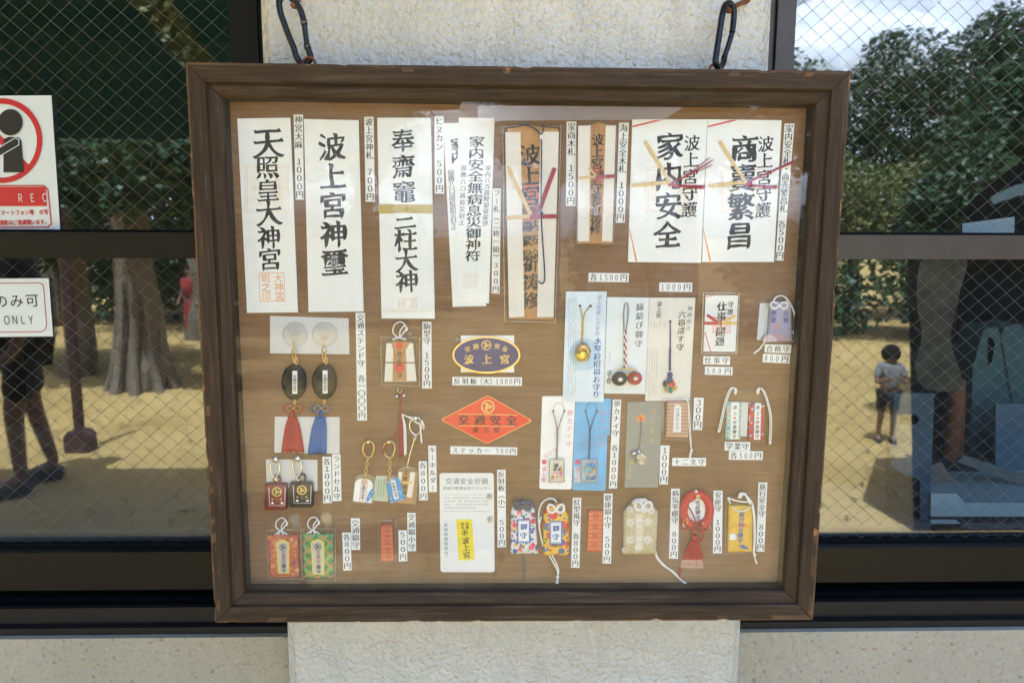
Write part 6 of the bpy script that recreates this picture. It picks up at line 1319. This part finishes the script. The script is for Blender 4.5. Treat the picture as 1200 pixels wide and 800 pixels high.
mb.ball(P(814.5, 629.5, H(6)), .0048, (1.05, .8, 1)); mb.cord([(798.5, 664), (797.5, 670), (796.5, 676)], 2.4, .0015); mb.build('red_cord', crimson, t_, True)
mb = MB(); mb.ball(P(815.5, 575.5, H(9)), .0022); mb.build('white_bead', white_cord, t_, True); mb = MB(); mb.ball(P(818, 581, H(9.8)), .003, (1.2, .5, .9)); mb.build('gold_flower', gold_flat, t_, True)
mb = MB(); tassel(mb, 814, 633, 664, 9, 26, 2, 9, -2.5); mb.build('tassel', crimson, t_, True)
mb = MB(); mb.slab(Q(798.5, 655.5, 823.5, 655.5, 824.5, 665.5, 796.8, 665), 5.4, .2); mb.build('sleeve', clear('tassel_wrap', .05, (.95, .9, .9), .1, .15), t_)

# ---- yellow amulet
t_ = pouch('yellow_amulet', 'yellow amulet in a clear bag with white cord at the lower right', Q(853, 590.5, 882.5, 590.8, 880.5, 645.5, 851.5, 645.8), pm('amulet_yellow', (.66, .42, .035), .5, .14, 120), None, 6)
lines(t_, [('v', '旅行安全御守', (869.3, 602.5), (867.3, 633), 6.4, 6.6, 'kb')], ink_blue)
mb = MB(); mb.slab(Q(855, 625, 864, 625, 863, 632, 855, 632.5), 6.4, .2); mb.cord([(858, 594), (864, 598), (869, 599)], 6.8, .0008); mb.cord([(880, 593.5), (874, 597.5), (869, 599)], 6.8, .0008); mb.build('white_print', paper, t_)
mb = MB(); mb.slab([(870+6*math.cos(R_(a)), 617-4.6*math.sin(R_(a))) for a in range(0, 181, 20)], 6.42, .1); mb.build('orange_sun_print', pm('sun_orange', (.60, .16, .06), .5), t_)
mb = MB(); mb.slab(Q(865, 639.5, 871, 637.8, 878.5, 643, 872, 643.2), 6.42, .1); mb.build('blue_print', ink_blue, t_)
mb = MB(); mb.cord([(856, 590), (853, 583), (858, 585), (866, 587), (876, 588)], 5, .0011); mb.cord([(866, 583), (867.5, 578), (873, 578.5), (875, 582), (879, 590)], [6, 7, 7, 7, 6], .0016); mb.cord([(868, 583), (871, 578.5), (876, 582), (881.5, 589)], [7, 8, 8, 6], .0012); mb.cord([(882, 590), (884.5, 605), (885, 630), (884, 648), (886, 660)], [6, 8, 8, 5, 3], .00085); mb.cord([(881, 590), (883.2, 605), (883.6, 630), (883, 648), (887.5, 660)], [6, 8, 8, 5, 3], .00085)
mb.ball(P(884.5, 650, H(5)), .002); mb.build('white_cord', white_cord, t_, True)
sleeve_(t_, Q(851, 584.5, 883.5, 580.5, 884.5, 600, 882.5, 648, 850, 648.5), 7.4, edge=.35)

# ---- clear push pins in the board
k = 0
for x, y, lb in ((480.5, 391, 'clear round push pin beside the bagged plaque amulet'), (536, 398, 'clear push pin left of the blue oval plate'), (573.8, 581.5, 'yellowed push pin at the right edge of the white sticker card'), (574, 609, 'yellowed push pin low on the white sticker card')):
    mb = MB(); p = P(x, y, H(.2)); hz = 4.5
    for rr, a, bz in ((.0032, 0, 1), (.0016, 1, 4), (.0034, 4, 5)): mb.tube([P(x, y, H(a+1.4)), P(x, y, H(bz+1.4))], rr, 14)
    tag(mb.build('push_pin', pm('pin_plastic', (.50, .45, .36), .25, .1, 100) if k > 1 else bubble, None, True), lb, 'push pin', 'push pins in the display case'); k += 1
